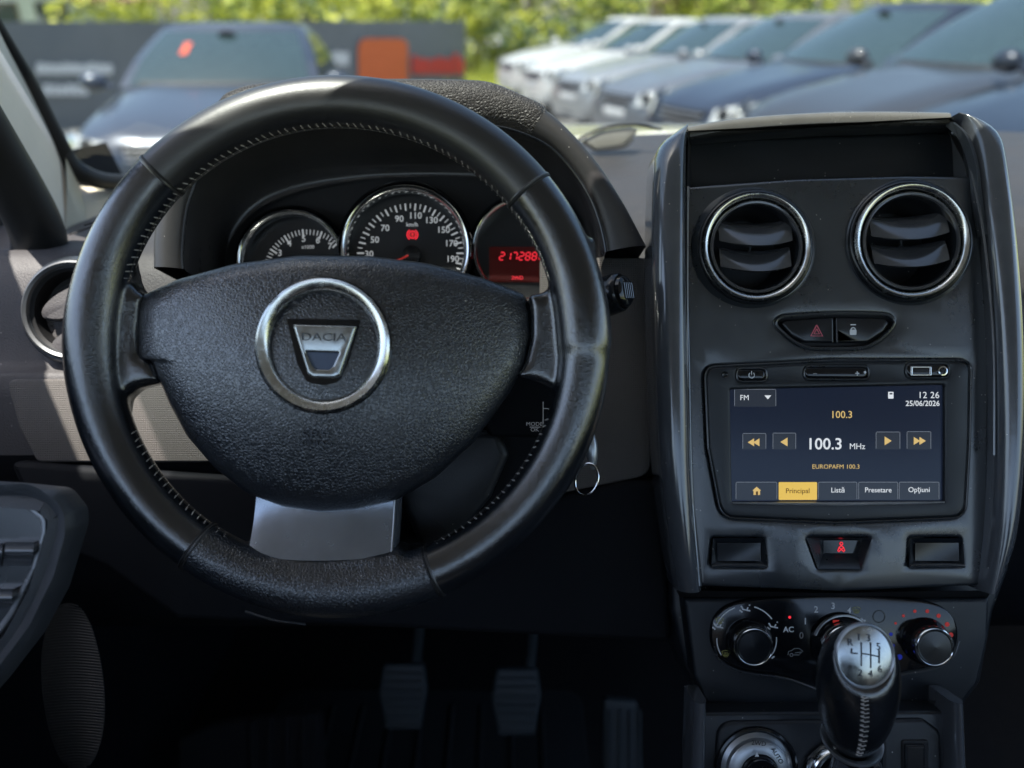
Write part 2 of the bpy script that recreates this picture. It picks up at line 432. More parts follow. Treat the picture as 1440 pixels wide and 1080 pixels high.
top = [Vector((-.50+1.54*i/29, header(-.50+1.54*i/29), RZ+.03)) for i in range(30)]
ws = thing('windscreen', 'clear windscreen across the top of the picture with black edge seal', 'windscreen', inv(base[15]))
mb = MB(); loft(mb, [[inv(b.lerp(t, k/8)+Vector((0, 1, .8)).normalized()*.05*sin(pi*k/8)) for b, t in zip(base, top)] for k in range(9)])
mb.build('pane', 'window_glass', ws)

# ================================================================== A-PILLAR, DOOR SEAL
pil = thing('windscreen_pillar', 'pale grey trim of the left windscreen pillar with black seals', 'pillar', Q(60, 200, .85))
outer = cat([(-160, -150, .60), (-60, 60, .70), (0, 172, .76), (36, 245, .80), (62, 300, .83), (76, 345, .85)], 6, closed=False)
innr = cat([(-90, -150, .70), (-30, -10, .78), (8, 60, .84), (50, 140, .89), (86, 212, .93), (96, 330, .90)], 6, closed=False)
outer = [Q(*p) for p in resample(outer, 26)]; innr = [Q(*p) for p in resample(innr, 26)]
mb = MB(); rws = []
for a, b in zip(outer, innr):
    rws.append([a.lerp(b, t)+Vector((.2, 0, 1)).normalized()*.022*sin(pi*t)**.8 for t in [k/8 for k in range(9)]])
loft(mb, rws); mb.build('trim', 'pillar_trim', pil)
mb = MB(); tube(mb, [inv(p) for p in [(-.60, .42, 1.745), (-.62, .62, 1.68), (-.65, .85, 1.52), (-.68, 1.12, 1.34), (-.70, 1.30, 1.20)]], [.045, .047, .055, .06, .06], seg=12); mb.build('shade_pillar', 'black_seal', pil)  # pillar core added to block sun from the left dash end
# lower corner trim between pillar and dash
mb = MB()
lowa = [Q(*p) for p in [(92, 205, .925), (94, 260, .91), (92, 335, .89)]]
lowb = [Q(*p) for p in [(112, 262, .965), (120, 290, .945), (124, 335, .90)]]
lowc = [Q(*p) for p in [(165, 266, .985), (170, 290, .955), (176, 335, .90)]]
lowd = [Q(*p) for p in [(300, 262, 1.03), (300, 290, .98), (300, 335, .92)]]
loft(mb, [lowa, lowb, lowc, lowd]); mb.build('corner_trim', 'base_trim', pil)
mb = MB()
pts = cat([(-60, -60, .77), (0, 40, .835), (46, 118, .885), (82, 192, .92), (104, 232, .94), (128, 250, .955), (165, 258, .98), (230, 253, 1.02), (330, 240, 1.05)], 8, closed=False)
tube(mb, [Q(*p)+Vector((0, 0, .006)) for p in pts], [.0075+.0035*max(0, 1-abs(i-38)/26) for i in range(len(pts))], seg=10)
mb.build('windscreen_seal', 'black_seal', pil)
mb = MB()
pts = cat([(-120, 30, .62), (-60, 130, .66), (-14, 205, .70), (22, 265, .73), (46, 310, .75), (56, 345, .765), (50, 380, .78)], 8, closed=False)
tube(mb, [Q(*p) for p in pts], .024, seg=16)
mb.build('door_seal', 'black_seal', pil)

# ================================================================== OWN BONNET (seen over the dash edge)
bon = thing('bonnet', 'sliver of the beige bonnet seen through the windscreen behind the dash', 'bonnet', inv((CX, 1.9, 1.28)))
mb = MB(); rws = []
for i in range(15):
    y = 1.42+1.0*i/14; r = []
    for k in range(41):
        x = CX-.86+1.72*k/40; u = abs((x-CX)/.86)
        ridge = .030*math.exp(-((u-.58)/.16)**2)
        z = 1.5-.187-.05*(u**4)-.13*((y-1.62)/.8)**2*(1 if y > 1.62 else .6)+ridge-.016
        r.append(inv((x, y, z)))
    rws.append(r)
loft(mb, rws); mb.build('bonnet_panel', 'bonnet_paint', bon)

# ================================================================== DASHBOARD
dash = thing('dashboard', 'dark grey grained dashboard body behind the steering wheel', 'dashboard', Q(720, 400, .74))
def topline(px):
    T = [(-300, 366, .80), (-120, 360, .80), (0, 352, .80), (62, 340, .835), (100, 318, .875), (150, 298, .93), (230, 276, 1.0), (500, 236, 1.08), (880, 190, 1.20), (1170, 178, 1.25), (1440, 186, 1.25), (1560, 190, 1.25)]
    for a, b in zip(T, T[1:]):
        if a[0] <= px <= b[0]:
            t = (px-a[0])/(b[0]-a[0]); return a[1]+(b[1]-a[1])*t, a[2]+(b[2]-a[2])*t
mb = MB(); cols = []
for i in range(92):
    px = -260+20*i; ty, td = topline(px)
    edge = 352 if px > 200 else 352
    prof = [(ty, td), ((ty*2+edge)/3, td*.62+.745*.38), ((ty+edge*4)/5, .752), (edge, .732), (edge+12, .722), (edge+35, .715), (430, .712), (470, .710), (505, .707), (519, .703), (523, .697), (530, .694), (560, .694), (640, .698), (668, .705), (700, .722), (770, .750), (860, .79), (880, .84), (875, .95)]
    hide = max(0, min(1, (px-275)/30))*max(0, min(1, (845-px)/30))
    prof = [(a, b+(.075*hide if 340 < a < 640 else 0)) for a, b in prof]
    q0 = Q(px, *prof[0]); wq = CAM+RM @ q0
    cols.append([inv((wq.x, 1.335, 1.16)), inv((wq.x, max(wq.y+.03, 1.25), wq.z-.02))]+[Q(px, a, b) for a, b in prof])
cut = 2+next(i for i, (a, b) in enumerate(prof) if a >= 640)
loft(mb, [c[:cut+1] for c in cols]); loft(mb, [c[cut:] for c in cols], mi=1); mb.build('dash_body', ['plastic_dash', 'plastic_knee'], dash, angle=60)  # lower rows take a darker material, shade put into the colour
P_('left_insert', rpoly([(8, 533), (330, 533), (330, 650), (52, 650), (26, 600)], 12), .690, .012, 'fabric', dash, .002)
P_('right_insert', rpoly([(760, 362), (914, 362), (916, 668), (760, 700)], [4, 4, 26, 4]), .688, .02, 'fabric', dash, .002)
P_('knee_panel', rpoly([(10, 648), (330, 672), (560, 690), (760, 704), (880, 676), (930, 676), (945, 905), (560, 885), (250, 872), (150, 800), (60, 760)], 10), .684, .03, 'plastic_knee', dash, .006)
mb = MB()   # lower edge lip under the wheel
tube(mb, [Q(*p) for p in cat([(345, 860, .655), (385, 872, .652), (430, 878, .652)], 6, closed=False)], .0012, seg=8)
mb.build('column_cover_edge', 'facia', dash)
# two slits at the left corner of the dash top
for a, b in (((97, 330), (132, 318)), ((118, 317), (136, 312))):
    strokes('vent_slit', [[a, b]], 3.2, .80, 'vent_dark', dash)
# pale cover standing in for a lens-shaped reflection, right of the hood
P_('reflection_cover', rpoly([(816, 197), (846, 183), (884, 178), (899, 181), (888, 194), (876, 205), (838, 210)], [4, 12, 12, 4, 8, 6, 8]), 1.10, .01, 'lens_reflection', dash, .003)
mb = MB(); tube(mb, [Q(*p) for p in cat([(812, 197, 1.098), (846, 180.5, 1.098), (884, 175.5, 1.098), (906, 177, 1.10), (930, 182, 1.12)], 6, closed=False)], .0022, seg=8); mb.build('cover_seal', 'black_seal', dash)
mb = MB(); tube(mb, [Q(*p) for p in cat([(838, 211, 1.095), (876, 206.5, 1.095), (890, 195, 1.098)], 6, closed=False)], .002, seg=8); mb.build('cover_seal', 'black_seal', dash)

def air_vent(parent, cx, cy, r, d, tilt=0, name='air_vent', roll=0):
    s = d/FPX; c = Q(cx, cy, d); R0 = r*s
    mb = MB(); lathe(mb, c, [(R0*1.05, -.004), (R0*1.05, .001), (R0*1.03, .0025), (R0*1.0, .003), (R0*.985, .001)], 72)
    v = mb.build(name, 'piano', parent)
    mb = MB(); lathe(mb, c, [(R0*.985, .001), (R0*.98, .0045), (R0*.95, .0068), (R0*.91, .0062), (R0*.875, .0038), (R0*.86, .001)], 72); mb.build('chrome_ring', 'chrome_worn', v)
    mb = MB(); lathe(mb, c, [(R0*.85, .001), (R0*.84, .0035), (R0*.80, .0042), (R0*.765, .002), (R0*.74, -.003), (R0*.70, -.012), (R0*.66, -.04), (.0005, -.045)], 72); mb.build('barrel', 'vent_dark' if tilt else 'piano', v)
    mb = MB(); lathe(mb, c, [(R0*.84, .0036), (R0*.82, .0046), (R0*.79, .0043), (R0*.775, .0028)], 72); mb.build('inner_ring', 'slat_mat', v)
    Rr = Matrix.Rotation(radians(roll), 3, 'Z')
    for yo in (.21, -.27):
        mb = MB(); rws = []
        y0 = yo*R0
        for i in range(21):
            u = -1+2*i/20; hw = sqrt(max(0, (.70*R0)**2-y0**2))
            x = u*hw*1.0; dep = .010*(1-u*u*.75)+.001; rr = []
            for (a, b) in [(-1.0, .2), (-.8, .9), (0, 1.9), (.6, 2.2), (1.0, 1.8), (.4, .6), (-.7, -.5)]:
                # a: along depth (front negative), b: height
                z = -.004+(-a)*dep*.9; y = y0+b*.0032+(-.20*R0*(1-u*u)*(.55 if z > 0 else .15))+(a)*.0062*(1 if yo > 0 else .9)+.035*R0
                rr.append(c+Rr @ Vector((x, y, z+.003)))
            rws.append(rr)
        loft(mb, rws, closeu=True, cap0=True, cap1=True); mb.build('slat', 'slat_mat', v)
    mb = MB(); tube(mb, [c+Vector((0, -.32*R0, -.014)), c+Vector((0, .3*R0, -.014))], .0009, seg=6); mb.build('slat_link', 'slat_mat', v)
    return v
# left vent: silver ring with turned-flat disc slats
c = Q(106, 437, .70); s = .70/FPX
mb = MB(); lathe(mb, c, [(78*s, -.006), (77*s, .0), (72*s, .004), (60*s, .005)], 64); v = mb.build('side_vent', 'facia', dash)
mb = MB(); lathe(mb, c, [(70*s, .004), (69*s, .008), (66*s, .0095), (62*s, .008), (60.5*s, .004)], 64); mb.build('chrome_ring', 'vent_ring', v)
mb = MB(); lathe(mb, c, [(60.5*s, .004), (56*s, .002), (52*s, -.012), (.0005, -.03)], 64); mb.build('barrel', 'vent_dark', v)
for (yy, hh) in ((14, 22), (-38, 15)):
    mb = MB()
    lathe(mb, c+Vector((3*s, yy*s, .001)), [(54*s, -.003), (54*s, 0), (50*s, .002), (.0004, .003)], 48, rot=Matrix.Rotation(radians(22), 3, 'Z') @ Matrix.Rotation(radians(-8), 3, 'X'), sy=hh/54, sx=.98 if hh > 20 else .72)
    mb.build('slat', 'plastic_dash', v)

# ================================================================== STEERING COLUMN
colm = thing('steering_column', 'dark plastic steering column cover half hidden behind the airbag', 'steering column', Q(600, 620, .62))
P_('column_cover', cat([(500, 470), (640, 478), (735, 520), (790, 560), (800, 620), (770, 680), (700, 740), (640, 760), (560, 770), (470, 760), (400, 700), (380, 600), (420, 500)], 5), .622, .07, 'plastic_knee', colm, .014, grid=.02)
P_('lower_cover', rpoly([(560, 610), (700, 606), (716, 640), (690, 700), (640, 760), (590, 770), (560, 700)], 12), .606, .03, 'plastic_dark', colm, .006)
rem = thing('radio_remote', 'black radio remote pod printed MODE OK behind the right spoke', 'remote control', Q(730, 590, .595))
P_('pod', rpoly([(668, 520), (782, 532), (786, 606), (758, 616), (690, 614), (676, 590)], 6), .592, .022, 'plastic_knee', rem, .003)
text('MODE', 751.5, 596.5, 5.4, .5915, 'print_lit', rem, sx=1.1); text('OK', 752, 604.5, 5.4, .5915, 'print_lit', rem, sx=1.1)
strokes('printed_line', [[(745, 600.6), (760, 600.6)], [(763.8, 565), (763.8, 608)], [(764, 574.5), (770, 574.5), (772, 575.5)]], 1.1, .5915, 'print_lit', rem)

st = thing('wiper_stalk', 'black wiper stalk with ribbed round end right of the wheel', 'stalk', Q(860, 412, .62))
mb = MB(); tube(mb, [Q(760, 470, .64), Q(815, 440, .632), Q(845, 425, .625), Q(866, 414, .62)], [.010, .011, .013, .0145], seg=20); mb.build('arm', 'piano', st)
ax = Vector((.80, .12, .6)).normalized(); rq = ax.to_track_quat('Z', 'Y').to_matrix(); cc = Q(866, 412, .62)
mb = MB(); lathe(mb, cc, [(.0145, -.010), (.0150, 0), (.0150, .004), (.0135, .006), (.0125, .005)], 40, rot=rq); mb.build('end_collar', 'piano', st)
mb = MB(); lathe(mb, cc, [(.0125, .005), (.0118, .009), (.010, .0105), (.007, .0108), (.0002, .011)], 40, rot=rq)
b_ = mb.build('end_button', 'gloss_black', st)
for k in range(5):
    mb = MB(); a = rq @ Vector((-.006, -.006+.003*k, .0112)); b = rq @ Vector((.006, -.006+.003*k, .0112)); tube(mb, [cc+a, cc+b], .0006, seg=5); mb.build('rib', 'slat_mat', b_)

key = thing('ignition_key', 'grey ignition key with steel split ring hanging beside the wheel', 'key', Q(832, 640, .62))
mb = MB(); rws = []
for k in range(13):
    t = k/12; y = 660-55*t; hw = 8.5*sin(pi*min(1, max(.0, t*.94+.03)))**.6; rws.append([Q(834-3*t+hw*cos(a), y, .62)+Vector((0, 0, .005*sin(a)*(hw/9))) for a in [2*pi*j/12 for j in range(12)]])
loft(mb, rws, closeu=True, cap0=True, cap1=True); mb.build('key_head', 'silver', key)
mb = MB(); tube(mb, [Q(825, 674, .617)+Vector((.0085*cos(a)*(1)+.002*sin(a), .0122*sin(a), .003*cos(a))) for a in [2*pi*k/48 for k in range(48)]], .00085, closed=True, seg=8)
tube(mb, [Q(825, 674, .6155)+Vector((.0083*cos(a)+.002*sin(a), .0120*sin(a), .003*cos(a))) for a in [.3+2*pi*.8*k/48 for k in range(48)]], .0008, seg=8)
mb.build('split_ring', 'chrome', key)

# ================================================================== INSTRUMENT CLUSTER
ic = thing('instrument_cluster', 'arched instrument binnacle with round chrome-ringed dials behind the wheel', 'instrument cluster', Q(570, 340, .68))
Oo = cat([(213, 376), (214, 330), (222, 280), (240, 225), (268, 180), (300, 142), (350, 120), (430, 113), (520, 112), (600, 112), (655, 113), (690, 117), (730, 133), (768, 152), (808, 188), (845, 232), (876, 281), (896, 318), (910, 345)], 8, closed=False)
Ii = cat([(258, 378), (257, 350), (262, 300), (272, 265), (292, 222), (330, 190), (400, 176), (460, 173), (540, 172), (600, 173), (660, 175), (710, 180), (757, 197), (786, 218), (813, 250), (832, 282), (843, 312), (849, 335), (852, 354)], 8, closed=False)
Bb = cat([(330, 450), (322, 410), (318, 375), (322, 345), (338, 318), (362, 295), (400, 276), (450, 262), (520, 252), (580, 249), (640, 249), (700, 252), (750, 262), (790, 280), (812, 305), (824, 335), (828, 360), (830, 400), (830, 450)], 8, closed=False)
n = 120
O_ = resample(Oo, n); I_ = resample(Ii, n); B_ = resample(Bb, n)
dF = .655
def hoodrow(i):
    o, a, b = O_[i], I_[i], B_[i]
    qo = Q(o[0], o[1], dF); qi = Q(a[0], a[1], dF+.002); qb = Q(b[0], b[1], .735)
    back = qo+Vector((0, -.010, -.10)); cen = Q(540, 330, dF)
    dirn = (qo-qi); mid = qi.lerp(qo, .5)
    R1 = [back, qo+Vector((0, -.004, -.05)), qo+Vector((0, -.0008, -.016)), qo+dirn*.0+Vector((0, 0, -.005)), qo.lerp(qi, .10)+Vector((0, 0, .0015)), qo.lerp(qi, .28)+Vector((0, 0, .0052)), qo.lerp(qi, .55)+Vector((0, 0, .0062)), qo.lerp(qi, .80)+Vector((0, 0, .004)), qo.lerp(qi, .93)+Vector((0, 0, .0015)), qi+Vector((0, 0, -.001))]
    R2 = [qi+Vector((0, 0, -.0012))+(-dirn)*.005, qi.lerp(qb, .03)+Vector((0, 0, .000)), qi.lerp(qb, .12)+Vector((0, 0, -.010)), qi.lerp(qb, .30)+Vector((0, 0, -.022)), qi.lerp(qb, .55)+Vector((0, 0, -.026)), qi.lerp(qb, .80)+Vector((0, 0, -.016)), qb]
    return R1, R2
HR = [hoodrow(i) for i in range(n)]
spl = min(i for i in range(n) if O_[i][0] > 300); spr = min(i for i in range(n) if O_[i][0] > 770)
for nm, a, b, m, lift in (('hood_side', 0, spl+1, 'plastic_hood', 0), ('hood_pad', spl, spr+1, 'leather_pad', .0022), ('hood_side', spr, n, 'plastic_hood', 0)):
    mb = MB(); rr = []
    for i in range(a, min(b, n)):
        row = list(HR[i][0])
        if lift:
            e = min(1, min(i-a, b-1-i)/1.5); c0 = row[6]; cc_ = Q(540, 330, dF)
            row = [p+(p-cc_).normalized()*lift*e+Vector((0, 0, lift*e*.5)) for p in row]
        rr.append(row)
    loft(mb, rr); mb.build(nm, m, ic, angle=70)
mb = MB(); loft(mb, [r[1] for r in HR]); mb.build('inner_shroud', 'shroud', ic, angle=80)
mb = MB(); tube(mb, [Q(p[0], p[1], dF-.001) for p in [I_[i] for i in range(0, n)]], .0011, seg=6); mb.build('shroud_edge', 'piano', ic)
# face plate behind the dials
P_('face_plate', rpoly([(300, 240), (850, 240), (850, 480), (300, 480)], 8), .742, .02, 'vent_dark', ic)
def gauge(cx, cy, r, d, label, tube_w=.13):
    s = d/FPX; c = Q(cx, cy, d); R0 = r*s; lift = .016
    mb = MB(); lathe(mb, c, [(.0003, -.004), (R0*.93, -.004)], 72)
    g = mb.build('dial', 'dial_face', ic); g['label'] = label
    mb = MB(); lathe(mb, c, [(R0*.90, -.004), (R0*.865, .002), (R0*.87, .006), (R0*.89, .0095), (R0*.92, .0125), (R0*.955, .0135), (R0*.985, .012), (R0*1.0, .008), (R0*1.0, -.003)], 96); mb.build('chrome_ring', 'chrome', g)
    mb = MB(); lathe(mb, c, [(R0*1.0, lift*.8), (R0*1.035, lift*.6), (R0*1.04, -.003)], 96); mb.build('rim', 'gloss_black', g)
    return g, d+.004-.0004
# rev counter
g, dd = gauge(414, 372, 77, .726, 'smaller left dial marked x1000 with numbers 3 to 7')
ccx, ccy = 432, 384
mb = MB()
ticks = []; nums = {3: (393.5, 356), 4: (407, 342.5), 5: (427, 336), 6: (447, 338), 7: (464, 346.5)}
A0 = {k: math.degrees(atan2(ccy-v[1], v[0]-ccx)) for k, v in nums.items()}
for i in range(0, 29):
    v = 2+i*.2
    if v > 7.01: break
    ang = 96-(v-5)*25.5; r0, r1, wd = (52, 61.5, 2.0) if abs(v-round(v)) < .01 or abs(v*2-round(v*2)) < .01 and False else (54, 61.5, 1.3)
    if abs(v-round(v)) < .01: r0, r1, wd = 50.5, 62, 2.3
    a = radians(ang); o = strokes('tick', [[(ccx+r0*cos(a), ccy-r0*sin(a)), (ccx+r1*cos(a), ccy-r1*sin(a))]], wd, dd, 'dial_print_glow', g)
for k, v in nums.items(): text(str(k), v[0], v[1], 9.2, dd, 'dial_print_glow', g, 'number', bold=.01)
text('x1000', 433, 347.5, 5.2, dd, 'dial_print_glow', g, bold=.01)
# speedometer
g, dd = gauge(572, 353, 92, .720, 'large middle speedometer dial with km/h scale to 190')
ccx, ccy = 577, 357
for v in range(20, 201, 5):
    a = radians(84-(v-110)*1.19); big = v % 10 == 0
    rr = 75 - 4*max(0, sin(a))
    strokes('tick', [[(ccx+(rr-(10 if big else 7))*cos(a), ccy-(rr-(10 if big else 7))*sin(a)), (ccx+rr*cos(a), ccy-rr*sin(a))]], 2.2 if big else 1.3, dd, 'dial_print_glow', g)
for s_, x, y in ((30, 519, 357.5), (50, 527, 337.5), (70, 541.5, 321), (90, 561.5, 308), (110, 584, 303.5), (130, 606.5, 310), (150, 623.5, 323.5), (170, 634.5, 342.5), (190, 636.5, 364.5)):
    text(str(s_), x, y, 9.0, dd, 'dial_print_glow', g, 'number', bold=.012)
text('km/h', 579.5, 316, 6, dd, 'dial_print_glow', g, bold=.01)
# red brake warning: ring with a bar between brackets
strokes('warning_light', [arc(580, 330, 5, 0, 360, 20), arc(580, 330, 7.5, 60, -60, 8), arc(580, 330, 7.5, 120, 240, 8), [(580, 327), (580, 331)], [(580, 332), (580, 333.4)]], 1.5, dd, 'red_glow', g)
flat('warning_glow', [ell(580, 330, 3.2)], dd+.0002, 'red_dim', g)
s = dd/FPX
mb = MB(); lathe(mb, Q(580, 359, dd), [(13*s, 0), (13*s, .005), (11*s, .0065), (.0003, .007)], 40); mb.build('needle_hub', 'gloss_black', g)
strokes('needle', [[(574, 359), (560, 366), (545, 373)]], 2.6, dd-.008, 'red_dim', g)
# right display
g, dd = gauge(738, 353, 75, .724, 'right dial holding the red odometer display')
flat('display', [rect(688, 347, 783, 397, 2)], dd, 'lcd_back', g)
def seg7(ch, x, y, w_, h_, sh=.16):
    S7 = {'0': 'abcdef', '1': 'bc', '2': 'abged', '7': 'abc', '8': 'abcdefg'}[ch]; out = []
    P = lambda u, v: (x+u*w_+sh*(.5-v)*h_, y+v*h_)
    m = {'a': ((.12, 0), (.88, 0)), 'b': ((1, .08), (1, .44)), 'c': ((1, .56), (1, .92)), 'd': ((.12, 1), (.88, 1)), 'e': ((0, .56), (0, .92)), 'f': ((0, .08), (0, .44)), 'g': ((.12, .5), (.88, .5))}
    return [[P(*m[k][0]), P(*m[k][1])] for k in S7]
ln = []
for i, ch in enumerate('217288'): ln += seg7(ch, 703+i*9.1, 355, 6, 10.5)
strokes('odometer_digits', ln, 1.7, dd-.0003, 'red_glow', g)
text('km', 760.5, 363.5, 3.8, dd-.0003, 'red_glow', g, bold=.02); text('2WD', 727.5, 391, 5.2, dd-.0003, 'red_glow', g, bold=.0)
flat('fuel_bar', [[(774, 368), (779, 368), (779, 376), (783, 378), (783, 394), (778, 396), (776, 384)]], dd-.0003, 'red_glow', g)

# ================================================================== STEERING WHEEL
dW = .55
sw = thing('steering_wheel', 'black leather three-spoke steering wheel with round airbag badge', 'steering wheel', Q(476, 486, dW))
sW = dW/FPX; cW = Q(476, 486, dW); RMJ = 345.5*sW; rr_, rz_ = 36.3*sW, .0168
tmp = MB(); rows = []
for i in range(180):
    a = 2*pi*i/180; deg = math.degrees(a) % 360
    fat = 1+.08*math.exp(-((deg-178)/14)**2)+.08*math.exp(-((deg-5)/14)**2)+.10*math.exp(-((deg-268)/26)**2)
    row = []
    for k in range(40):
        b = 2*pi*k/40; rad = RMJ+rr_*fat*cos(b)-(fat-1)*rr_*.55*0; row.append(cW+Vector((rad*cos(a), rad*sin(a)*.992, rz_*fat*sin(b))))
    rows.append(row)
loft(tmp, rows, closeu=True, closev=True)
def solid(out, df, db, round_=.006):
    plate(tmp, rpoly(out, 5), df, db-df, round_, nb=3)
    # closing back face
    loop = dedupe([Vector(((x[0]-720)/FPX*df, (540-x[1])/FPX*df)) for x in rpoly(out, 5)])
    ov, oe, of, *_ = mgeo.delaunay_2d_cdt(loop, [(i, (i+1) % len(loop)) for i in range(len(loop))], [], 0, 1e-7)
    tmp.add([Vector((p[0], p[1], -db)) for p in ov], [tuple(f) for f in of if inside(sum((ov[i] for i in f), Vector((0, 0)))/len(f), loop)])
solid([(118, 330), (168, 335), (176, 372), (181, 396), (190, 410), (200, 412), (196, 425), (192, 470), (194, 500), (212, 508), (224, 538), (206, 542), (184, 548), (168, 562), (164, 590), (172, 630), (135, 650), (112, 560), (110, 420)], .5475, .572, .006)
solid([(838, 330), (793, 340), (787, 380), (779, 400), (762, 411), (742, 412), (746, 440), (746, 475), (737, 510), (722, 531), (738, 534), (757, 539), (776, 550), (787, 566), (783, 620), (815, 650), (842, 560), (846, 420)], .5475, .572, .006)
solid([(285, 800), (318, 772), (338, 774), (349, 769), (352, 777), (450, 784), (549, 777), (556, 770), (568, 780), (600, 775), (640, 790), (560, 850), (450, 862), (350, 850)], .5395, .574, .008)
for f in tmp.f: pass
me = bpy.data.meshes.new('t'); me.from_pydata([tuple(v-OFF[sw]) for v in tmp.v], [], tmp.f)
bm = bmesh.new(); bm.from_mesh(me); bmesh.ops.remove_doubles(bm, verts=bm.verts, dist=2e-6)
bmesh.ops.recalc_face_normals(bm, faces=bm.faces); bm.to_mesh(me); bm.free()
to = link(bpy.data.objects.new('t', me))
md = to.modifiers.new('r', 'REMESH'); md.mode = 'VOXEL'; md.voxel_size = .0019
md = to.modifiers.new('s', 'SMOOTH'); md.iterations = 14; md.factor = .5
dg = bpy.context.evaluated_depsgraph_get(); me2 = bpy.data.meshes.new_from_object(to.evaluated_get(dg))
bpy.data.objects.remove(to)
me2.name = 'rim'; me2.materials.clear(); me2.materials.append(M_('leather_rim')); me2.materials.append(M_('leather_rim_top')); me2.materials.append(M_('leather_bag'))
SEAMS = (39, 135.5, 235, 292.5)
for p in me2.polygons:
    a = math.degrees(atan2(p.center[1], p.center[0])) % 360
    p.material_index = 1 if 39 < a < 135.5 else (2 if 235 < a < 292.5 else 0)
me2.shade_smooth()
rim = link(bpy.data.objects.new('rim', me2)); rim.parent = sw; OFF[rim] = OFF[sw]
for sa in SEAMS:
    a = radians(sa); mb = MB(); c1 = cW+Vector((RMJ*cos(a), RMJ*sin(a)*.992, 0)); pts = []
    for k in range(40):
        b = 2*pi*k/40; fx = 1.04 if sa > 200 else 1.0
        pts.append(c1+Vector(((rr_*fx-.0004)*cos(b)*cos(a), (rr_*fx-.0004)*cos(b)*sin(a), (rz_*fx-.0004)*sin(b))))
    tube(mb, pts, .0010, closed=True, seg=8); mb.build('seam', 'seam', rim)
    mb = MB(); tan = Vector((-sin(a), cos(a), 0)); tube(mb, [p+tan*.0016 for p in pts], .0011, closed=True, seg=8); mb.build('seam_fold', 'leather_rim_top', rim)
mb = MB(); th = MB()
def stitch_pt(a, off=0, ph=38):
    b = radians(180-ph); rad = RMJ+(rr_+.0002)*cos(b)+off
    return cW+Vector((rad*cos(a), rad*sin(a)*.992, (rz_+.0002)*sin(b)))
for (s0, s1) in ((18, 162), (203, 239), (296, 340)):
    m_ = int((s1-s0)/1.95); line = []
    for k in range(m_+1):
        a = radians(s0+(s1-s0)*k/m_); ph = 12; line.append(stitch_pt(a, 0, ph-5))
        p = stitch_pt(a, 0, ph-14); q = stitch_pt(a+radians(.35+.5*random.random()), 0, ph+7+4*random.random())
        mid = p.lerp(q, .5)+Vector((0, 0, .0007)); tube(mb, [p, mid, q], [.00030, .00045, .00030], seg=5)
    tube(th, line, .00035, seg=5)
o = mb.build('stitching', 'thread', rim); o['kind'] = 'stuff'
th.build('seam_line', 'seam', rim)
# airbag cover
bagout = rpoly([(190, 432), (196, 417), (250, 393), (330, 371), (420, 359), (520, 360), (600, 370), (680, 391), (738, 414), (747, 436), (748, 475), (738, 512), (716, 553), (668, 620), (612, 672), (556, 704), (500, 717), (450, 720), (400, 713), (348, 694), (300, 656), (262, 612), (237, 566), (219, 522), (214, 507), (193, 503)], [8, 10, 40, 60, 60, 60, 60, 40, 14, 16, 20, 20, 30, 50, 50, 50, 50, 50, 50, 50, 50, 40, 30, 10, 4, 6], 6)
nb = 220
bo = resample(bagout+[bagout[0]], nb+1)[:-1]
def bagz(t): return .0
cb = Vector((462, 520)); rws = []
def baghgt(px, py):
    u = (px-465)/290; v = (py-535)/190
    return .040*max(-1.2, 1-.84*u*u-.42*v*v-.10*v)
for t in [0.001, .06, .12, .18, .24, .30, .36, .42, .48, .54, .60, .66, .72, .78, .84, .89, .93, .96, .98, .992, 1.0]:
    r = []
    for p in bo:
        x = cb[0]+(p[0]-cb[0])*t; y = cb[1]+(p[1]-cb[1])*t
        edge = max(0, (t-.86)/.14); drop = .010*(1-sqrt(max(0, 1-edge**2)))
        r.append(Q(x, y, .556-baghgt(x, y)+drop))
    rws.append(r)
rws.append([p+Vector((0, 0, -.012)) for p in rws[-1]])
rws.append([p.lerp(Q(462, 530, .575), .10)+Vector((0, 0, -.014)) for p in rws[-1]])
mb = MB(); loft(mb, rws, closeu=True, cap0=True); bag = mb.build('airbag_cover', 'leather_bag', sw, angle=60)
P_('hub', cat([(225, 430), (330, 390), (480, 380), (640, 390), (722, 430), (722, 520), (660, 610), (560, 690), (450, 706), (340, 680), (250, 590)], 5), .568, .03, 'plastic_dark', sw, .004)
# badge
def bagd(px, py): return .556-baghgt(px, py)
cbq = Q(454.5, 486, bagd(454, 486)); s = .533/FPX
mb = MB(); lathe(mb, cbq, [(93*s, -.0015), (93.5*s, .0002), (92*s, .0006)], 96); mb.build('badge_groove', 'gloss_black', bag)
mb = MB(); lathe(mb, cbq, [(91.8*s, -.001), (91*s, .0022), (87.5*s, .0036), (81*s, .0030), (76*s, .0012), (73.5*s, -.001)], 96); bd = mb.build('badge_ring', 'chrome_worn', bag)
dB = bagd(454, 486)-.0005
P_('badge_recess', rpoly([(403, 448), (507, 450), (490, 510), (477, 537), (455, 542), (432, 538), (418, 512)], [2, 2, 20, 14, 16, 14, 20]), dB, .001, 'gloss_black', bag)
P_('badge', rpoly([(411, 456), (501.5, 458.5), (478, 528), (470, 532), (440, 531.5), (432, 526)], [2, 2, 4, 6, 6, 4]), dB-.0042, .004, 'badge_chrome', bag, .0016,
   holes=[rpoly([(430, 495), (476, 496.5), (467.5, 515), (462, 519.5), (444, 519), (439, 514)], [1, 1, 3, 2, 2, 3])[::-1]])
P_('badge_insert', rpoly([(428, 493), (478, 494.5), (468, 520), (440, 520)], 2), dB-.0018, .001, 'emblem_insert', bag)
text('DACIA', 455, 474.5, 11, dB-.0044, 'facia', bag, 'badge_lettering', sx=1.38, ext=.0004, bold=.0, rot=-1)
d6 = bagd(444, 612)-.0007
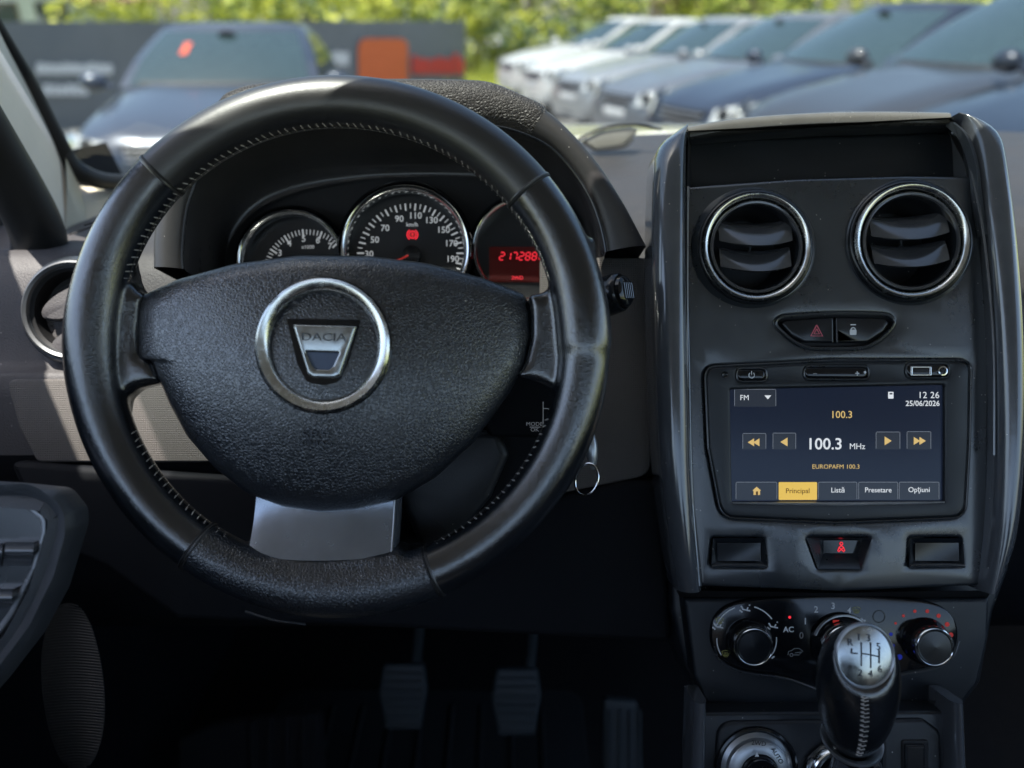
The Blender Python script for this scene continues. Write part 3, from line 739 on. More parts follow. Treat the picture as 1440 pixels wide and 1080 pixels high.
text('SRP', 443.5, 611.5, 11.5, d6-.0004, 'emboss_highlight', bag, 'embossed_lettering', sx=1.65, ext=.0012, bold=.0)  # letters paler than the cover, highlights put into their colour
text('AIRBAG', 443.5, 623.5, 6.2, d6-.0000, 'emboss_highlight', bag, 'embossed_lettering', sx=1.65, ext=.0011)
# lower metal spoke
mb = MB(); rws = []
for j in range(13):
    v = j/12; r = []
    for i in range(25):
        u = i/24; xl = 361-13*v; xr = 556-5*v; x = xl+(xr-xl)*u; y = 690+(91+6*sin(pi*u))*v
        r.append(Q(x, y, .556-.012*v**1.2)+Vector((0, 0, .0035*sin(pi*u)**.7-.003*sin(pi*v))))
    rws.append(r)
loft(mb, rws); 
loft(mb, [[r[-1] for r in rws], [r[-1]+Vector((.0022, 0, -.004)) for r in rws], [r[-1]+Vector((.0022, 0, -.02)) for r in rws]])
loft(mb, [[r[0] for r in rws], [r[0]+Vector((0, 0, -.02)) for r in rws]])
mb.build('lower_spoke', 'spoke_metal', sw, angle=35)
mb = MB(); tube(mb, [r[-1]+Vector((-.0004, 0, .0001)) for r in rws], .0007, seg=8); mb.build('spoke_edge', 'silver', sw)

# ================================================================== CENTRE CONSOLE
con = thing('centre_console', 'tall satin grey centre console with two round vents and open top tray', 'centre console', Q(1170, 540, .635))
dC = .635
xmid = (1172-720)/FPX*dC
def bow(x, y): return .35*(x-xmid)**2 + .10*max(0, y+.02)**2*0
mb = MB()
fac = rpoly([(966, 260), (1120, 251), (1280, 246), (1372, 246), (1386, 330), (1398, 500), (1396, 700), (1386, 826), (1180, 832), (985, 826), (972, 700), (966, 500)], [3, 20, 20, 10, 20, 30, 30, 8, 20, 8, 30, 30])
podO = cat([(1091, 455), (1097, 446.8), (1112, 444), (1172, 441), (1234, 441.5), (1251, 444.5), (1258, 453), (1249, 467), (1232, 481), (1212, 488.5), (1174, 490), (1138, 489), (1118, 481), (1102, 468)], 4)
medO = rpoly([(991, 516), (1170, 507), (1366, 507), (1364, 620), (1358, 728), (1174, 735), (1014, 728), (996, 630)], [16, 80, 14, 60, 22, 90, 26, 40])
plate(mb, fac, dC, .02, .003, holes=[ell(1062, 348, 80, 79), ell(1279, 340, 84, 82), podO, medO, rpoly([(1003, 757), (1075, 757), (1078, 797), (1000, 797)], 5), rpoly([(1280, 757), (1354, 757), (1358, 797), (1278, 797)], 5), rpoly([(1134, 756), (1226, 756), (1210, 800), (1150, 800)], 6)], dfun=bow, grid=.012)
for i, v in enumerate(mb.v): pass
mb.build('facia', 'facia', con, merge=True, angle=50)
# raised hoods round the vents and between them
for (cx, cy, r) in ((1062, 348, 80), (1279, 340, 84)):
    c_ = Q(cx, cy, dC); s = dC/FPX
    mb = MB(); lathe(mb, c_, [((r+9)*s, -.0032), ((r+6)*s, -.0008), ((r+2)*s, .0026), ((r-1)*s, .0030), ((r-3)*s, .001), ((r-3)*s, -.02)], 80, sy=.985); mb.build('vent_surround', 'facia', con)
air_vent(con, 1062, 348, 77, dC-.002); air_vent(con, 1279, 340, 82, dC-.002, roll=3)
# top tray: recess and lid bar
mb = MB()
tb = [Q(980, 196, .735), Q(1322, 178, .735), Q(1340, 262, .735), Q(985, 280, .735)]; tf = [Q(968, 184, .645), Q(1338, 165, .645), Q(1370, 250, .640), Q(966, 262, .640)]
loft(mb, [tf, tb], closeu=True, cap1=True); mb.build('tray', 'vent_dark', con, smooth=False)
mb = MB(); loft(mb, [[Q(970, 196, .65), Q(1150, 180, .65), Q(1332, 176, .65)], [Q(972, 203, .66), Q(1150, 191, .66), Q(1330, 186, .66)], [Q(974, 206, .70), Q(1150, 192, .70), Q(1326, 188, .70)]]); mb.build('tray_lip', 'facia_low', con)
mb = MB(); top_ = cat([(966, 178, .665), (1040, 166, .668), (1150, 158.5, .67), (1250, 157, .668), (1334, 158.5, .665)], 8, closed=False); rws = []
for p in top_:
    q0 = Q(*p); rws.append([q0+Vector((0, -.004, -.05)), q0+Vector((0, 0, -.02)), q0+Vector((0, .0006, -.004)), q0, q0+Vector((0, -.0022, .0035)), q0+Vector((0, -.0062, .0045)), q0+Vector((0, -.0098, .0035)), q0+Vector((0, -.0108, -.002)), q0+Vector((0, -.011, -.03))])
loft(mb, rws); mb.build('tray_lid', 'lid_trim_sunlit', con, angle=60)  # paler than the other trim, sunlight on the lid put into its colour
mb = MB(); side = cat([(1336, 172, .648), (1352, 186, .642), (1362, 205, .638), (1370, 235, .634), (1375, 280, .632), (1383, 330, .632)], 6, closed=False)
loft(mb, [[Q(*p)+Vector((.004, 0, 0)) for p in side], [Q(*p)+Vector((0, 0, .002)) for p in side], [Q(p[0]-8, p[1]+4, p[2]+.004) for p in side], [Q(p[0]-14, p[1]+6, p[2]+.03) for p in side]]); mb.build('tray_cheek', 'facia', con)
def trim(la, lb, label=None):
    A = resample([Q(*p) for p in cat(la, 8, closed=False)], 60); B = resample([Q(*p) for p in cat(lb, 8, closed=False)], 60); mb = MB(); rws = []
    for a, b in zip(A, B):
        r = [a+Vector((0, 0, -.035)), a+Vector((0, 0, -.004))]
        for k in range(11):
            t = k/10; r.append(a.lerp(b, t)+Vector((0, 0, .013*sin(pi*t)**.55)))
        r += [b+Vector((0, 0, -.004)), b+Vector((0, 0, -.035))]; rws.append(r)
    loft(mb, rws); o = mb.build('side_trim', 'trim_satin', con, angle=60); return o
trim([(962, 180, .665), (935, 197, .655), (923, 216, .648), (919, 250, .642), (917, 350, .636), (919, 500, .634), (926, 650, .634), (938, 760, .636), (950, 828, .640)],
     [(966, 180, .662), (965, 192, .652), (965, 215, .645), (965, 250, .640), (965, 350, .634), (967, 500, .630), (971, 650, .630), (979, 760, .632), (986, 828, .638)])
trim([(1335, 166, .662), (1350, 172, .655), (1362, 195, .648), (1370, 230, .642), (1384, 330, .634), (1397, 480, .630), (1399, 620, .630), (1392, 740, .632), (1376, 830, .638)],
     [(1340, 165, .664), (1380, 175, .655), (1402, 192, .648), (1412, 225, .642), (1426, 330, .636), (1437, 480, .634), (1438, 620, .634), (1426, 750, .636), (1394, 830, .640)])
strokes('trim_joint', [[(967.5, 262), (967, 500), (973, 700), (984, 824)]], 1.6, .629, 'silver', con)
mb = MB(); tube(mb, [Q(*p) for p in cat([(968, 262, .632), (966.5, 400, .631), (968, 500, .630), (973, 700, .630), (985, 824, .633)], 6, closed=False)], .0012, seg=8); mb.build('bright_edge', 'trim_satin', con)
mb = MB(); tube(mb, [Q(*p) for p in cat([(1338, 186, .650), (1352, 196, .648), (1362, 222, .640), (1372, 270, .633), (1384, 340, .630), (1397, 480, .629), (1398, 640, .629)], 6, closed=False)], .0013, seg=8); mb.build('bright_edge', 'trim_satin', con)
# hazard and lock buttons
dP = dC+.006
pod = P_('button_recess', podO, dC+.008, .01, 'vent_dark', con)
mb = MB(); L0 = [Q(p[0], p[1], dC-.0006) for p in podO]; tube(mb, L0, .0011, closed=True, seg=8); mb.build('recess_rim', 'facia', pod)
P_('hazard_button', rpoly([(1099, 456), (1104, 450.5), (1173, 446), (1173.4, 482.5), (1131, 481.5), (1113, 472)], [4, 8, 1, 1, 12, 14]), dC-.0008, .008, 'piano', pod, .0018, dfun=bow)
P_('lock_button', rpoly([(1175.2, 446), (1245, 447.2), (1252, 454), (1243, 467), (1220, 481.5), (1175.4, 482.5)], [1, 8, 6, 8, 12, 1]), dC-.0008, .008, 'piano', pod, .0018, dfun=bow)
dI = dC-.0009
mat('red_print', (.60, .10, .14), .5, var=0)
def tri(cx, cy, r): return [(cx, cy-r), (cx+r*.87, cy+r*.62), (cx-r*.87, cy+r*.62), (cx, cy-r)]
strokes('warning_triangle', [tri(1148.5, 466.5, 9.5), tri(1148.5, 466.8, 4.4)], 1.7, dI, 'red_print', pod)
flat('padlock', [rpoly([(1195, 463.5), (1204.5, 463.5), (1204.5, 471), (1195, 471)], 1.5), [(1196, 457.3), (1203.6, 457.3), (1203.6, 456), (1196, 456)]], dI, 'white_print', pod)
strokes('padlock', [arc(1199.8, 464, 3.2, 0, 180, 10)], 1.5, dI, 'white_print', pod)
# switch blanks and belt light
for (x0, x1) in ((1003, 1075), (1281, 1354)):
    mb = MB(); loft(mb, [[Q(x0, 757, dC+.001), Q(x1, 757, dC+.001), Q(x1+3, 797, dC-.001), Q(x0-3, 797, dC-.001)], [Q(x0+5, 763, dC+.004), Q(x1-5, 763, dC+.004), Q(x1-5, 789, dC+.003), Q(x0+5, 789, dC+.003)]], closeu=True, cap1=True)
    sb = mb.build('switch_pocket', 'facia_low', con, smooth=False)
    mb = MB(); rws = []
    for j in range(9):
        y = 763.5+25*j/8; rws.append([Q(x0+6+(x1-x0-12)*i/16, y, dC+.0005+.0012*abs(sin((i/16*1.1+j/8*.9)*pi*.5))) for i in range(17)])
    loft(mb, rws); mb.build('blank_cover', 'piano', sb)
    mb = MB(); tube(mb, [Q(x0-2, 796, dC-.0015), Q(x0+12, 794.5, dC-.002), Q(x1-12, 794.5, dC-.002), Q(x1+2, 796, dC-.0015)], .0016, seg=8); mb.build('pocket_sill', 'facia', sb)
mb = MB(); loft(mb, [[Q(1134, 756, dC), Q(1226, 756, dC), Q(1210, 800, dC), Q(1150, 800, dC)], [Q(1155, 760, dC+.012), Q(1212, 760, dC+.012), Q(1205, 778, dC+.012), Q(1158, 778, dC+.012)]], closeu=True, cap1=True)
bp = mb.build('indicator_pocket', 'facia', con, smooth=False)
flat('display_window', [rect(1158, 760, 1210, 778, 1)], dC+.0105, 'gloss_black', bp)
dg_ = dC+.0100
strokes('belt_light', [arc(1183, 764.5, 2, 0, 360, 10), [(1178, 775), (1180, 769.5), (1183, 767.5), (1186, 769.5), (1188, 775)], [(1180, 770), (1187, 776)], [(1186, 770), (1179, 776)]], 1.5, dg_, 'red_glow', bp)
# console body behind and below
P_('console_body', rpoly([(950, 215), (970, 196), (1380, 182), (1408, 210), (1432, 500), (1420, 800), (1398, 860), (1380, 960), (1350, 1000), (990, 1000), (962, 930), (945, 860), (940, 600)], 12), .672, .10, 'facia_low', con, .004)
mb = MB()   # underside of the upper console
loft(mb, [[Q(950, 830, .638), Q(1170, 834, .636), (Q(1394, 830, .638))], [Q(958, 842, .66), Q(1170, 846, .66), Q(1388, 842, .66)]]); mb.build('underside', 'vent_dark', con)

# ================================================================== MEDIA UNIT
mu = thing('media_unit', 'touchscreen radio set in the console showing 100.3 MHz', 'car radio', Q(1178, 620, .632))
dM = .634
scr = rect(1028, 546, 1329, 705, 1.5)
scr = [(1027, 548), (1329, 541.5), (1329, 705), (1030, 706)]
medI = [(720+(p[0]-720), p[1]) for p in medO]
mI = [Vector((1178+(p[0]-1178)*.992, 620+(p[1]-620)*.988)) for p in medO]
bez = P_('bezel', mI, dM, .012, 'facia_low', mu, .0022, holes=[rpoly(scr, 3), rect(1036, 518, 1078, 536.5, 9), rect(1131, 515, 1221.5, 533.5, 9), rect(1274, 510.5, 1335, 531.5, 10)])
mb = MB(); tube(mb, [Q(p[0], p[1], dM+.0016) for p in medO], .0009, closed=True, seg=6); mb.build('gap_edge', 'facia', mu)
scn = P_('screen', rpoly([(1022, 540), (1334, 535), (1334, 712), (1024, 712)], 2), dM+.004, .002, 'screen_back', mu)
scn['label'] = 'lit blue radio display'
dS = dM+.0038
mb = MB(); tube(mb, [Q(1030, 707.5, dM+.001), Q(1180, 709, dM+.0), Q(1328, 706.5, dM+.001)], [.0008, .0018, .0008], seg=8); mb.build('screen_sill', 'silver', bez)
def sb(x0, y0, x1, y1, m='screen_btn', nm='screen_button'):
    o = flat(nm, [rect(x0, y0, x1, y1, 1.5)], dS, m, scn)
    if m == 'screen_btn': strokes('button_outline', [[(x0, y1-1), (x0, y0+1), (x0+1, y0), (x1-1, y0), (x1, y0+1), (x1, y1-1)]], .7, dS-.0002, 'screen_line', scn)
    return o
sb(1033, 547.5, 1091, 572); sb(1044.5, 609.5, 1077, 632); sb(1087, 609, 1119, 632); sb(1232, 607.5, 1265.5, 632); sb(1275.5, 607, 1309, 632)
tabs = [(1035, 1092.5), (1095, 1149), (1151, 1205), (1207.5, 1262.5), (1264.5, 1320.5)]
for i, (a, b) in enumerate(tabs): sb(a, 678, b, 703, 'screen_tab' if i == 1 else 'screen_btn')['label'] = ['house tab', 'yellow tab reading Principal', 'tab reading Listă', 'tab reading Presetare', 'tab reading Opţiuni'][i]
dT = dS-.0004
text('FM', 1047, 559.5, 7.6, dT, 'screen_white', scn); flat('arrow', [[(1075, 556), (1084.5, 556), (1079.8, 561.5)]], dT, 'screen_white', scn)
text('12 26', 1306, 556, 9.2, dT, 'screen_white', scn, spacing=1.05); text('25/06/2026', 1297.5, 567.6, 7.6, dT, 'screen_white', scn, bold=.01)
flat('card_icon', [rect(1249, 551, 1256.5, 560.5, .8)], dT, 'screen_white', scn); flat('card_icon', [rect(1251, 552.6, 1255, 554.8, .3)], dT-.0002, 'screen_back', scn)
text('100.3', 1183.5, 583.5, 10.2, dT, 'screen_gold', scn, bold=.005)
text('100.3', 1159.5, 625, 16.2, dT, 'screen_white', scn, sx=1.02, bold=.012); text('MHz', 1205.5, 628, 8.4, dT, 'screen_white', scn)
text('EUROPAFM 100.3', 1175.5, 656.5, 6.3, dT, 'screen_gold', scn, sx=1.02)
def tr_(x, y, s, d=1): return [(x-d*s*.5, y-s*.62), (x+d*s*.5, y), (x-d*s*.5, y+s*.62)]
flat('skip_icon', [tr_(1056, 622, 9, -1), tr_(1063.5, 622, 9, -1)], dT, 'screen_gold', scn); flat('skip_icon', [tr_(1102.5, 621.5, 10, -1)], dT, 'screen_gold', scn)
flat('skip_icon', [tr_(1249, 620, 10)], dT, 'screen_gold', scn); flat('skip_icon', [tr_(1289.5, 620, 9), tr_(1297.5, 620, 9)], dT, 'screen_gold', scn)
flat('house_icon', [[(1058, 690), (1064, 684.5), (1070.5, 690), (1068.8, 690), (1068.8, 696), (1059.7, 696), (1059.7, 690)]], dT, 'screen_gold', scn); flat('house_icon', [[(1063, 691), (1066, 691), (1066, 696), (1063, 696)]], dT-.0002, 'screen_dark', scn)
text('Principal', 1121.8, 690.5, 7.2, dT, 'screen_dark', scn, bold=.005); text('Listă', 1178.3, 689.5, 7.2, dT, 'screen_white', scn, bold=.004)
text('Presetare', 1235, 689.3, 7.2, dT, 'screen_white', scn, bold=.004, sx=.98); text('Opţiuni', 1292.5, 689, 7.2, dT, 'screen_white', scn, bold=.004)
for nm, r_, in (('power_button', (1037, 519, 1077, 535.5, 8)), ('volume_button', (1132, 516, 1220.5, 532.5, 8)), ('socket_panel', (1275, 511.5, 1334, 530.5, 9.5))):
    b_ = P_(nm, rect(*r_), dM-.0012, .008, 'gloss_black', mu, .0022)
    mb = MB(); tube(mb, [Q(p[0], p[1], dM-.0001) for p in rect(r_[0]-1, r_[1]-1, r_[2]+1, r_[3]+1, r_[4])], .0007, closed=True, seg=6); mb.build('rim', 'facia', b_)
    dd = dM-.0014
    if nm == 'power_button': strokes('power_icon', [arc(1057, 527.5, 3.9, 125, 415, 14), [(1057, 521.5), (1057, 527)]], 1.2, dd, 'white_print', b_)
    elif nm == 'volume_button':
        strokes('minus', [[(1143.5, 525.5), (1149, 525.5)]], 1.3, dd, 'grey_print', b_); strokes('plus', [[(1202.5, 525), (1208.5, 525)], [(1205.5, 522), (1205.5, 528)]], 1.4, dd, 'white_print', b_)
        flat('lamp', [ell(1216.5, 523.5, 1.8, 1.8, 12)], dd, 'white_print', b_)
    else:
        P_('usb_socket', rect(1281, 515, 1310.5, 528.5, 1.5), dM-.0020, .004, 'chrome', b_, .0006, holes=[rect(1284, 517.5, 1307.5, 526, .8)])
        P_('tongue', rect(1286, 519, 1305.5, 522.5, .5), dM-.0016, .001, 'piano', b_)
        mb = MB(); s = dM/FPX; lathe(mb, Q(1325, 521.5, dM-.0014), [(7*s, -.001), (6.6*s, .0012), (5*s, .0014), (4.2*s, .0004), (3.4*s, -.001)], 32); mb.build('jack_socket', 'chrome', b_)
        flat('jack_hole', [ell(1325, 521.5, 2.6, 2.6, 16)], dM-.0026, 'vent_dark', b_)
mb = MB(); s = dM/FPX; lathe(mb, Q(1019.5, 527, dM), [(5*s, .0), (4.4*s, .0007), (3.4*s, .0002), (.0002, -.0001)], 24); mb.build('reset_hole', 'piano', mu)

# ================================================================== CLIMATE PANEL
cp = thing('climate_panel', 'gloss black oval heater panel with three chrome-ringed knobs', 'heater controls', Q(1175, 895, .645))
dK = .645
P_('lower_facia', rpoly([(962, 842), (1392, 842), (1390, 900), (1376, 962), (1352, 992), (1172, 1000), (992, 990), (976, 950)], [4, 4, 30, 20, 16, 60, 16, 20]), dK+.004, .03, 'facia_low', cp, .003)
clo = cat([(1000, 882), (1008, 864), (1030, 849), (1075, 842), (1174, 837), (1275, 842), (1318, 850), (1341, 868), (1348, 893), (1340, 920), (1316, 937), (1262, 948), (1228, 962), (1174, 970), (1132, 962), (1100, 950), (1040, 941), (1010, 924), (1000, 904)], 5)
pn = P_('panel', clo, dK, .008, 'gloss_black', cp, .002)
mb = MB(); lo = clo[int(len(clo)*.52):]+clo[:1]; tube(mb, [Q(p[0], p[1]+1.5, dK-.0002) for p in cat([(1004, 908), (1012, 926), (1040, 942.5), (1100, 951.5), (1128, 960), (1150, 969)], 6, closed=False)], .0011, seg=8); mb.build('lower_bead', 'facia', cp)
mb = MB(); tube(mb, [Q(p[0], p[1]+1.5, dK-.0002) for p in cat([(1225, 963), (1262, 949), (1316, 938), (1340, 922), (1349, 900)], 6, closed=False)], .0009, seg=8); mb.build('lower_bead', 'facia', cp)
def knob(cx, cy, r, label):
    s = dK/FPX; R0 = r*s; c = Q(cx, cy, dK)
    mb = MB(); lathe(mb, c, [(R0*1.22, 0), (R0*1.2, .003), (R0*1.05, .006), (R0*1.0, .008)], 64); k = mb.build('knob', 'gloss_black', cp); k['label'] = label
    mb = MB(); lathe(mb, c, [(R0*1.0, .008), (R0*1.02, .013), (R0*.99, .0155), (R0*.93, .0165), (R0*.88, .0158), (R0*.86, .014)], 72); mb.build('chrome_ring', 'chrome', k)
    mb = MB(); lathe(mb, c, [(R0*.87, .0145), (R0*.8, .0160), (.0003, .0168)], 64); mb.build('cap', 'piano', k)
    return k
knob(1052.5, 901, 26.5, 'left knob for air direction'); kk = knob(1181, 905, 34, 'middle fan speed knob'); knob(1300.5, 901, 27, 'right temperature knob')
mb = MB(); lathe(mb, Q(1183, 905, dK), [(44*dK/FPX, .004), (43*dK/FPX, .006), (41*dK/FPX, .006), (40*dK/FPX, .004)], 48, a0=radians(30), a1=radians(160)); mb.build('skirt_ring', 'silver', kk)
flat('knob_mark', [[(1171, 872), (1180, 872), (1179, 886), (1172, 885)]], dK-.0065, 'red_dim', kk)
dq = dK-.0002
strokes('dial_arc', [arc(1049, 897, 45, 130, 110, 5), arc(1049, 897, 45, 75, 36, 10), arc(1049, 897, 45, 160, 128, 8), arc(1050, 899, 42, 4, -28, 8), arc(1050, 899, 42, 178, 212, 8)], 1.6, dq, 'white_print', pn)
def person(x, y, fl=1, screen=False, m='white_print'):
    L_ = [[(x-7, y-3), (x-4, y+2), (x+1, y+3), (x+3, y-1)], [(x+1, y+3), (x+6, y+4)], [(x+4, y-4), (x+6, y-4)], [(x-9, y+3), (x-5, y+6)]]
    strokes('airflow_icon', [[(x+(a-x)*fl, b) for a, b in l] for l in L_], 2.0, dq, m, pn)
person(1049, 855); person(1011, 879); person(1088, 879); person(1080, 920, -1)
def demist(x, y): strokes('demist_icon', [[(x-5.5, y-3), (x, y-4.6), (x+5.5, y-3), (x+3.4, y+3), (x-3.4, y+3), (x-5.5, y-3)], [(x-2, y-2), (x-2, y+5)], [(x, y-2), (x, y+5)], [(x+2, y-2), (x+2, y+5)]], .9, dq, 'yellow_print', pn)
demist(1012, 873); demist(1020.5, 919); demist(1204.5, 858)
for s_, x, y, m in (('1', 1132.5, 874, 'white_print'), ('2', 1147.5, 857.5, 'white_print'), ('3', 1171.5, 852.5, 'white_print'), ('4', 1194, 859, 'white_print'), ('0', 1127, 894, 'grey_print')):
    text(s_, x, y, 9.2, dq, m, pn, 'number', bold=.01)
text('AC', 1109, 885.5, 7.8, dq, 'white_print', pn, bold=.02)
for i in range(4):
    a = radians(45+90*i); pass
flat('fan_icon', [ell(1212+3.2*cos(radians(90*i+20)), 874-3.2*sin(radians(90*i+20)), 2.7, 1.7, 12) for i in range(4)], dq, 'white_print', pn)
flat('indicator_lamp', [ell(1110.5, 868, 2.0, 2.0, 12)], dq-.0002, 'red_glow', pn)
for x_, y_ in ((1112, 866), (1236, 867)):
    mb = MB(); s = dK/FPX; lathe(mb, Q(x_, y_, dK), [(9*s, 0), (8.6*s, .0006), (8*s, .0006), (7.6*s, 0)], 32); mb.build('push_button_ring', 'piano', pn)
strokes('car_icon', [[(1108, 921), (1109, 916), (1113, 915), (1117, 912), (1124, 912), (1129, 916)], [(1118, 918), (1128, 917), (1124, 920)], arc(1113, 921, 2.2, 0, 360, 10), [(1116, 921), (1124, 921)]], 1.0, dq, 'grey_print', pn)
strokes('rear_demist_icon', [[(1228, 884), (1238, 884), (1238, 892), (1228, 892), (1228, 884)], [(1231, 886), (1231, 891)], [(1233, 886), (1233, 891)], [(1235, 886), (1235, 891)]], 1.0, dq, 'white_print', pn)
for i, (x, y) in enumerate([(1259.5, 876.5), (1270.5, 866), (1286.5, 859.5), (1304, 859.5), (1320, 866), (1332, 878), (1337, 893), (1335, 908.5), (1324.5, 924)]):
    flat('heat_dot', [ell(x, y, 1.8+.30*i, 1.8+.30*i, 16)], dq, 'red_dim', pn)
for x, y, r_ in ((1253, 892, 2.6), (1256, 908, 2.4), (1265, 924, 4)): flat('cold_dot', [ell(x, y, r_, r_, 16)], dq, 'blue_dim', pn)

# ================================================================== TUNNEL CONSOLE AND SELECTOR
tc_ = thing('tunnel_console', 'lower console between grey rails holding the drive selector and switches', 'lower console', Q(1170, 1050, .62))
dU = .628
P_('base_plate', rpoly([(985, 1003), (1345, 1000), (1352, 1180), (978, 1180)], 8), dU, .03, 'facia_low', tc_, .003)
P_('raised_plate', rpoly([(1010, 1016), (1300, 1012), (1324, 1030), (1328, 1170), (1000, 1170)], [26, 20, 14, 4, 4]), dU-.004, .004, 'plastic_dark', tc_, .003)
for x0, x1, xb0, xb1 in ((974, 993, 968, 990), (1334, 1352, 1338, 1360)):
    mb = MB(); A = [Q(x0+(xb0-x0)*t, 984+190*t, .618) for t in [k/10 for k in range(11)]]; B = [Q(x1+(xb1-x1)*t, 984+190*t, .618) for t in [k/10 for k in range(11)]]
    loft(mb, [[a+Vector((0, 0, -.03))]+[a.lerp(b, k/8)+Vector((0, 0, .008*sin(pi*k/8)**.6)) for k in range(9)]+[b+Vector((0, 0, -.03))] for a, b in zip(A, B)], cap0=True); mb.build('rail', 'trim_satin', tc_)
s = dU/FPX; cS = Q(1064, 1080, dU-.005)
mb = MB(); lathe(mb, cS, [(58*s, 0), (57*s, .0015), (54*s, .0020), (50*s, .0005)], 72); sel = mb.build('drive_selector', 'gloss_black', tc_)
mb = MB(); lathe(mb, cS, [(50*s, .0), (44*s, .002), (43*s, .0065), (41*s, .0075), (26*s, .0080), (25*s, .006)], 72); mb.build('silver_ring', 'silver', sel)
mb = MB(); lathe(mb, cS, [(25*s, .0078), (24*s, .012), (22*s, .0135), (.0003, .0135)], 48); mb.build('knob', 'gloss_black', sel)
dd = dU-.005-.0080
flat('pointer', [[(1064.5, 1057), (1067.5, 1064), (1061.5, 1064)]], dU-.005-.0137, 'white_print', sel)
text('2WD', 1067, 1045.5, 6.6, dd-.0003, 'seam', sel, rot=-6); text('AUTO', 1093, 1063, 6.6, dd-.0003, 'seam', sel, rot=-58)
for (x0, x1) in ((1205, 1244), (1272, 1303)):
    P_('switch_frame', rpoly([(x0-3, 1041), (x1+3, 1041), (x1+3, 1150), (x0-3, 1150)], 4), dU-.0055, .004, 'vent_dark', tc_, .001)
    P_('switch', rpoly([(x0+2, 1048), (x1-1, 1048), (x1-1, 1140), (x0+2, 1140)], 3), dU-.0085, .004, 'piano', tc_, .002)

# ================================================================== GEAR LEVER
gl_ = thing('gear_lever', 'round leather gear lever with silver six-speed shift pattern on top', 'gear lever', Q(1196, 1075, .60))
ringsG = [((1196, 1062, .590), 22), ((1196, 1044, .583), 26), ((1197, 1034, .577), 34), ((1199, 1016, .568), 44), ((1202, 994, .560), 52), ((1205, 970, .553), 57), ((1208, 950, .547), 58.5), ((1211, 937, .541), 56), ((1214, 928, .5355), 51), ((1215.5, 924, .5325), 46), ((1216, 922.5, .5315), 43)]
n0 = Vector((.02, .86, .50)).normalized(); n1 = Vector((.06, .10, .98)).normalized()
mb = MB(); rws = []; cen = []
for i, (p, r) in enumerate(ringsG):
    t = min(1, (i/(len(ringsG)-1))**1.6); nn = n0.lerp(n1, t).normalized(); x = Vector((1, 0, 0)); x = (x-nn*x.dot(nn)).normalized(); y = nn.cross(x); R0 = r*p[2]/FPX; c = Q(*p); cen.append((c, x, y, nn, R0))
    rws.append([c+(x*cos(a)+y*sin(a))*R0 for a in [2*pi*k/56 for k in range(56)]])
# refine rows with spline
cols_ = [cat([r[k] for r in rws], 4, closed=False) for k in range(56)]
loft(mb, [list(r) for r in zip(*cols_)], closeu=True, cap0=True); kb = mb.build('leather_knob', 'leather_rim', gl_, angle=80)
c, x, y, nn, R0 = cen[-1]; Bm = Matrix((x, y, nn)).transposed()
mb = MB(); lathe(mb, c, [(R0*1.03, -.0015), (R0*1.0, .0008), (R0*.96, .0018), (R0*.925, .0012), (R0*.915, .0004)], 72, rot=Bm, sy=1.04); mb.build('bezel_ring', 'silver', gl_)
mb = MB(); lathe(mb, c, [(R0*.915, .0004), (R0*.8, .0010), (R0*.4, .0017), (.0002, .0019)], 64, rot=Bm, sy=1.04); cap = mb.build('shift_cap', 'badge_chrome', gl_)
mat('engrave', (.05, .055, .07), .5, var=0)
def g3(px, py, z=.0021): return c+Bm @ Vector(((px-1216)*.5315/FPX, -(py-922.5)*.5315/FPX, z))
mb = MB()
for ln in ([(1210, 903), (1208.5, 935)], [(1223.5, 903), (1222, 938)], [(1235.5, 914), (1234.5, 932)], [(1209.5, 918), (1222, 920), (1235, 923)], [(1196, 911), (1195, 917.5), (1204, 918)]):
    for a, b in zip(ln, ln[1:]): tube(mb, [g3(*a), g3(*b)], .00042, seg=4)
mb.build('shift_pattern', 'engrave', cap)
for s_, px, py in (('R', 1194, 903), ('1', 1207, 896), ('3', 1221, 897.5), ('5', 1235, 909.5), ('2', 1207, 945), ('4', 1221.5, 946.5), ('6', 1235.5, 940)):
    q = g3(px, py, .0020)
    dd = -q[2]; o = text(s_, 720+q[0]/dd*FPX, 540-q[1]/dd*FPX, 10, dd, 'engrave', cap, 'number', basis=Bm, sx=.95, rot=-2)
mb = MB()
for i in range(15):
    t = .10+.80*i/14; ii = 2+t*(len(cen)-4); k = int(ii); f = ii-k; A = cen[k]; B2 = cen[min(k+1, len(cen)-1)]
    def sp(off, lift=.0006):
        c_ = A[0].lerp(B2[0], f); nn_ = A[3].lerp(B2[3], f).normalized(); R_ = A[4]+(B2[4]-A[4])*f
        xx = Vector((1, 0, 0)); xx = (xx-nn_*xx.dot(nn_)).normalized(); yy = nn_.cross(xx)
        a = radians(-97)+off; return c_+(xx*cos(a)+yy*sin(a))*(R_+lift)
    tube(mb, [sp(-.10), sp(0, .0012), sp(.10)], .00035, seg=4)
    tube(mb, [sp(-.10), sp(-.02, .0010)+Vector((0, .001, 0))], .00030, seg=4)
o = mb.build('seam_stitching', 'thread', kb); o['kind'] = 'stuff'
c, x, y, nn, R0 = cen[1]; Bm2 = Matrix((x, y, nn)).transposed()
mb = MB(); lathe(mb, c+nn*-.002, [(R0*.85, -.004), (R0*1.35, .000), (R0*1.62, .005), (R0*1.60, .0075), (R0*1.45, .0070), (R0*1.2, .004)], 64, rot=Bm2); mb.build('reverse_collar', 'silver', gl_)
mb = MB(); q0 = c-nn*.002; q1 = Q(1192, 1125, .612); rws = []
for k, (t, r) in enumerate([(0, .0105), (.25, .0110), (.45, .013), (.7, .018), (1, .024)]):
    rws.append([q0.lerp(q1, t)+(x*cos(a)+y*sin(a))*r for a in [2*pi*j/32 for j in range(32)]])
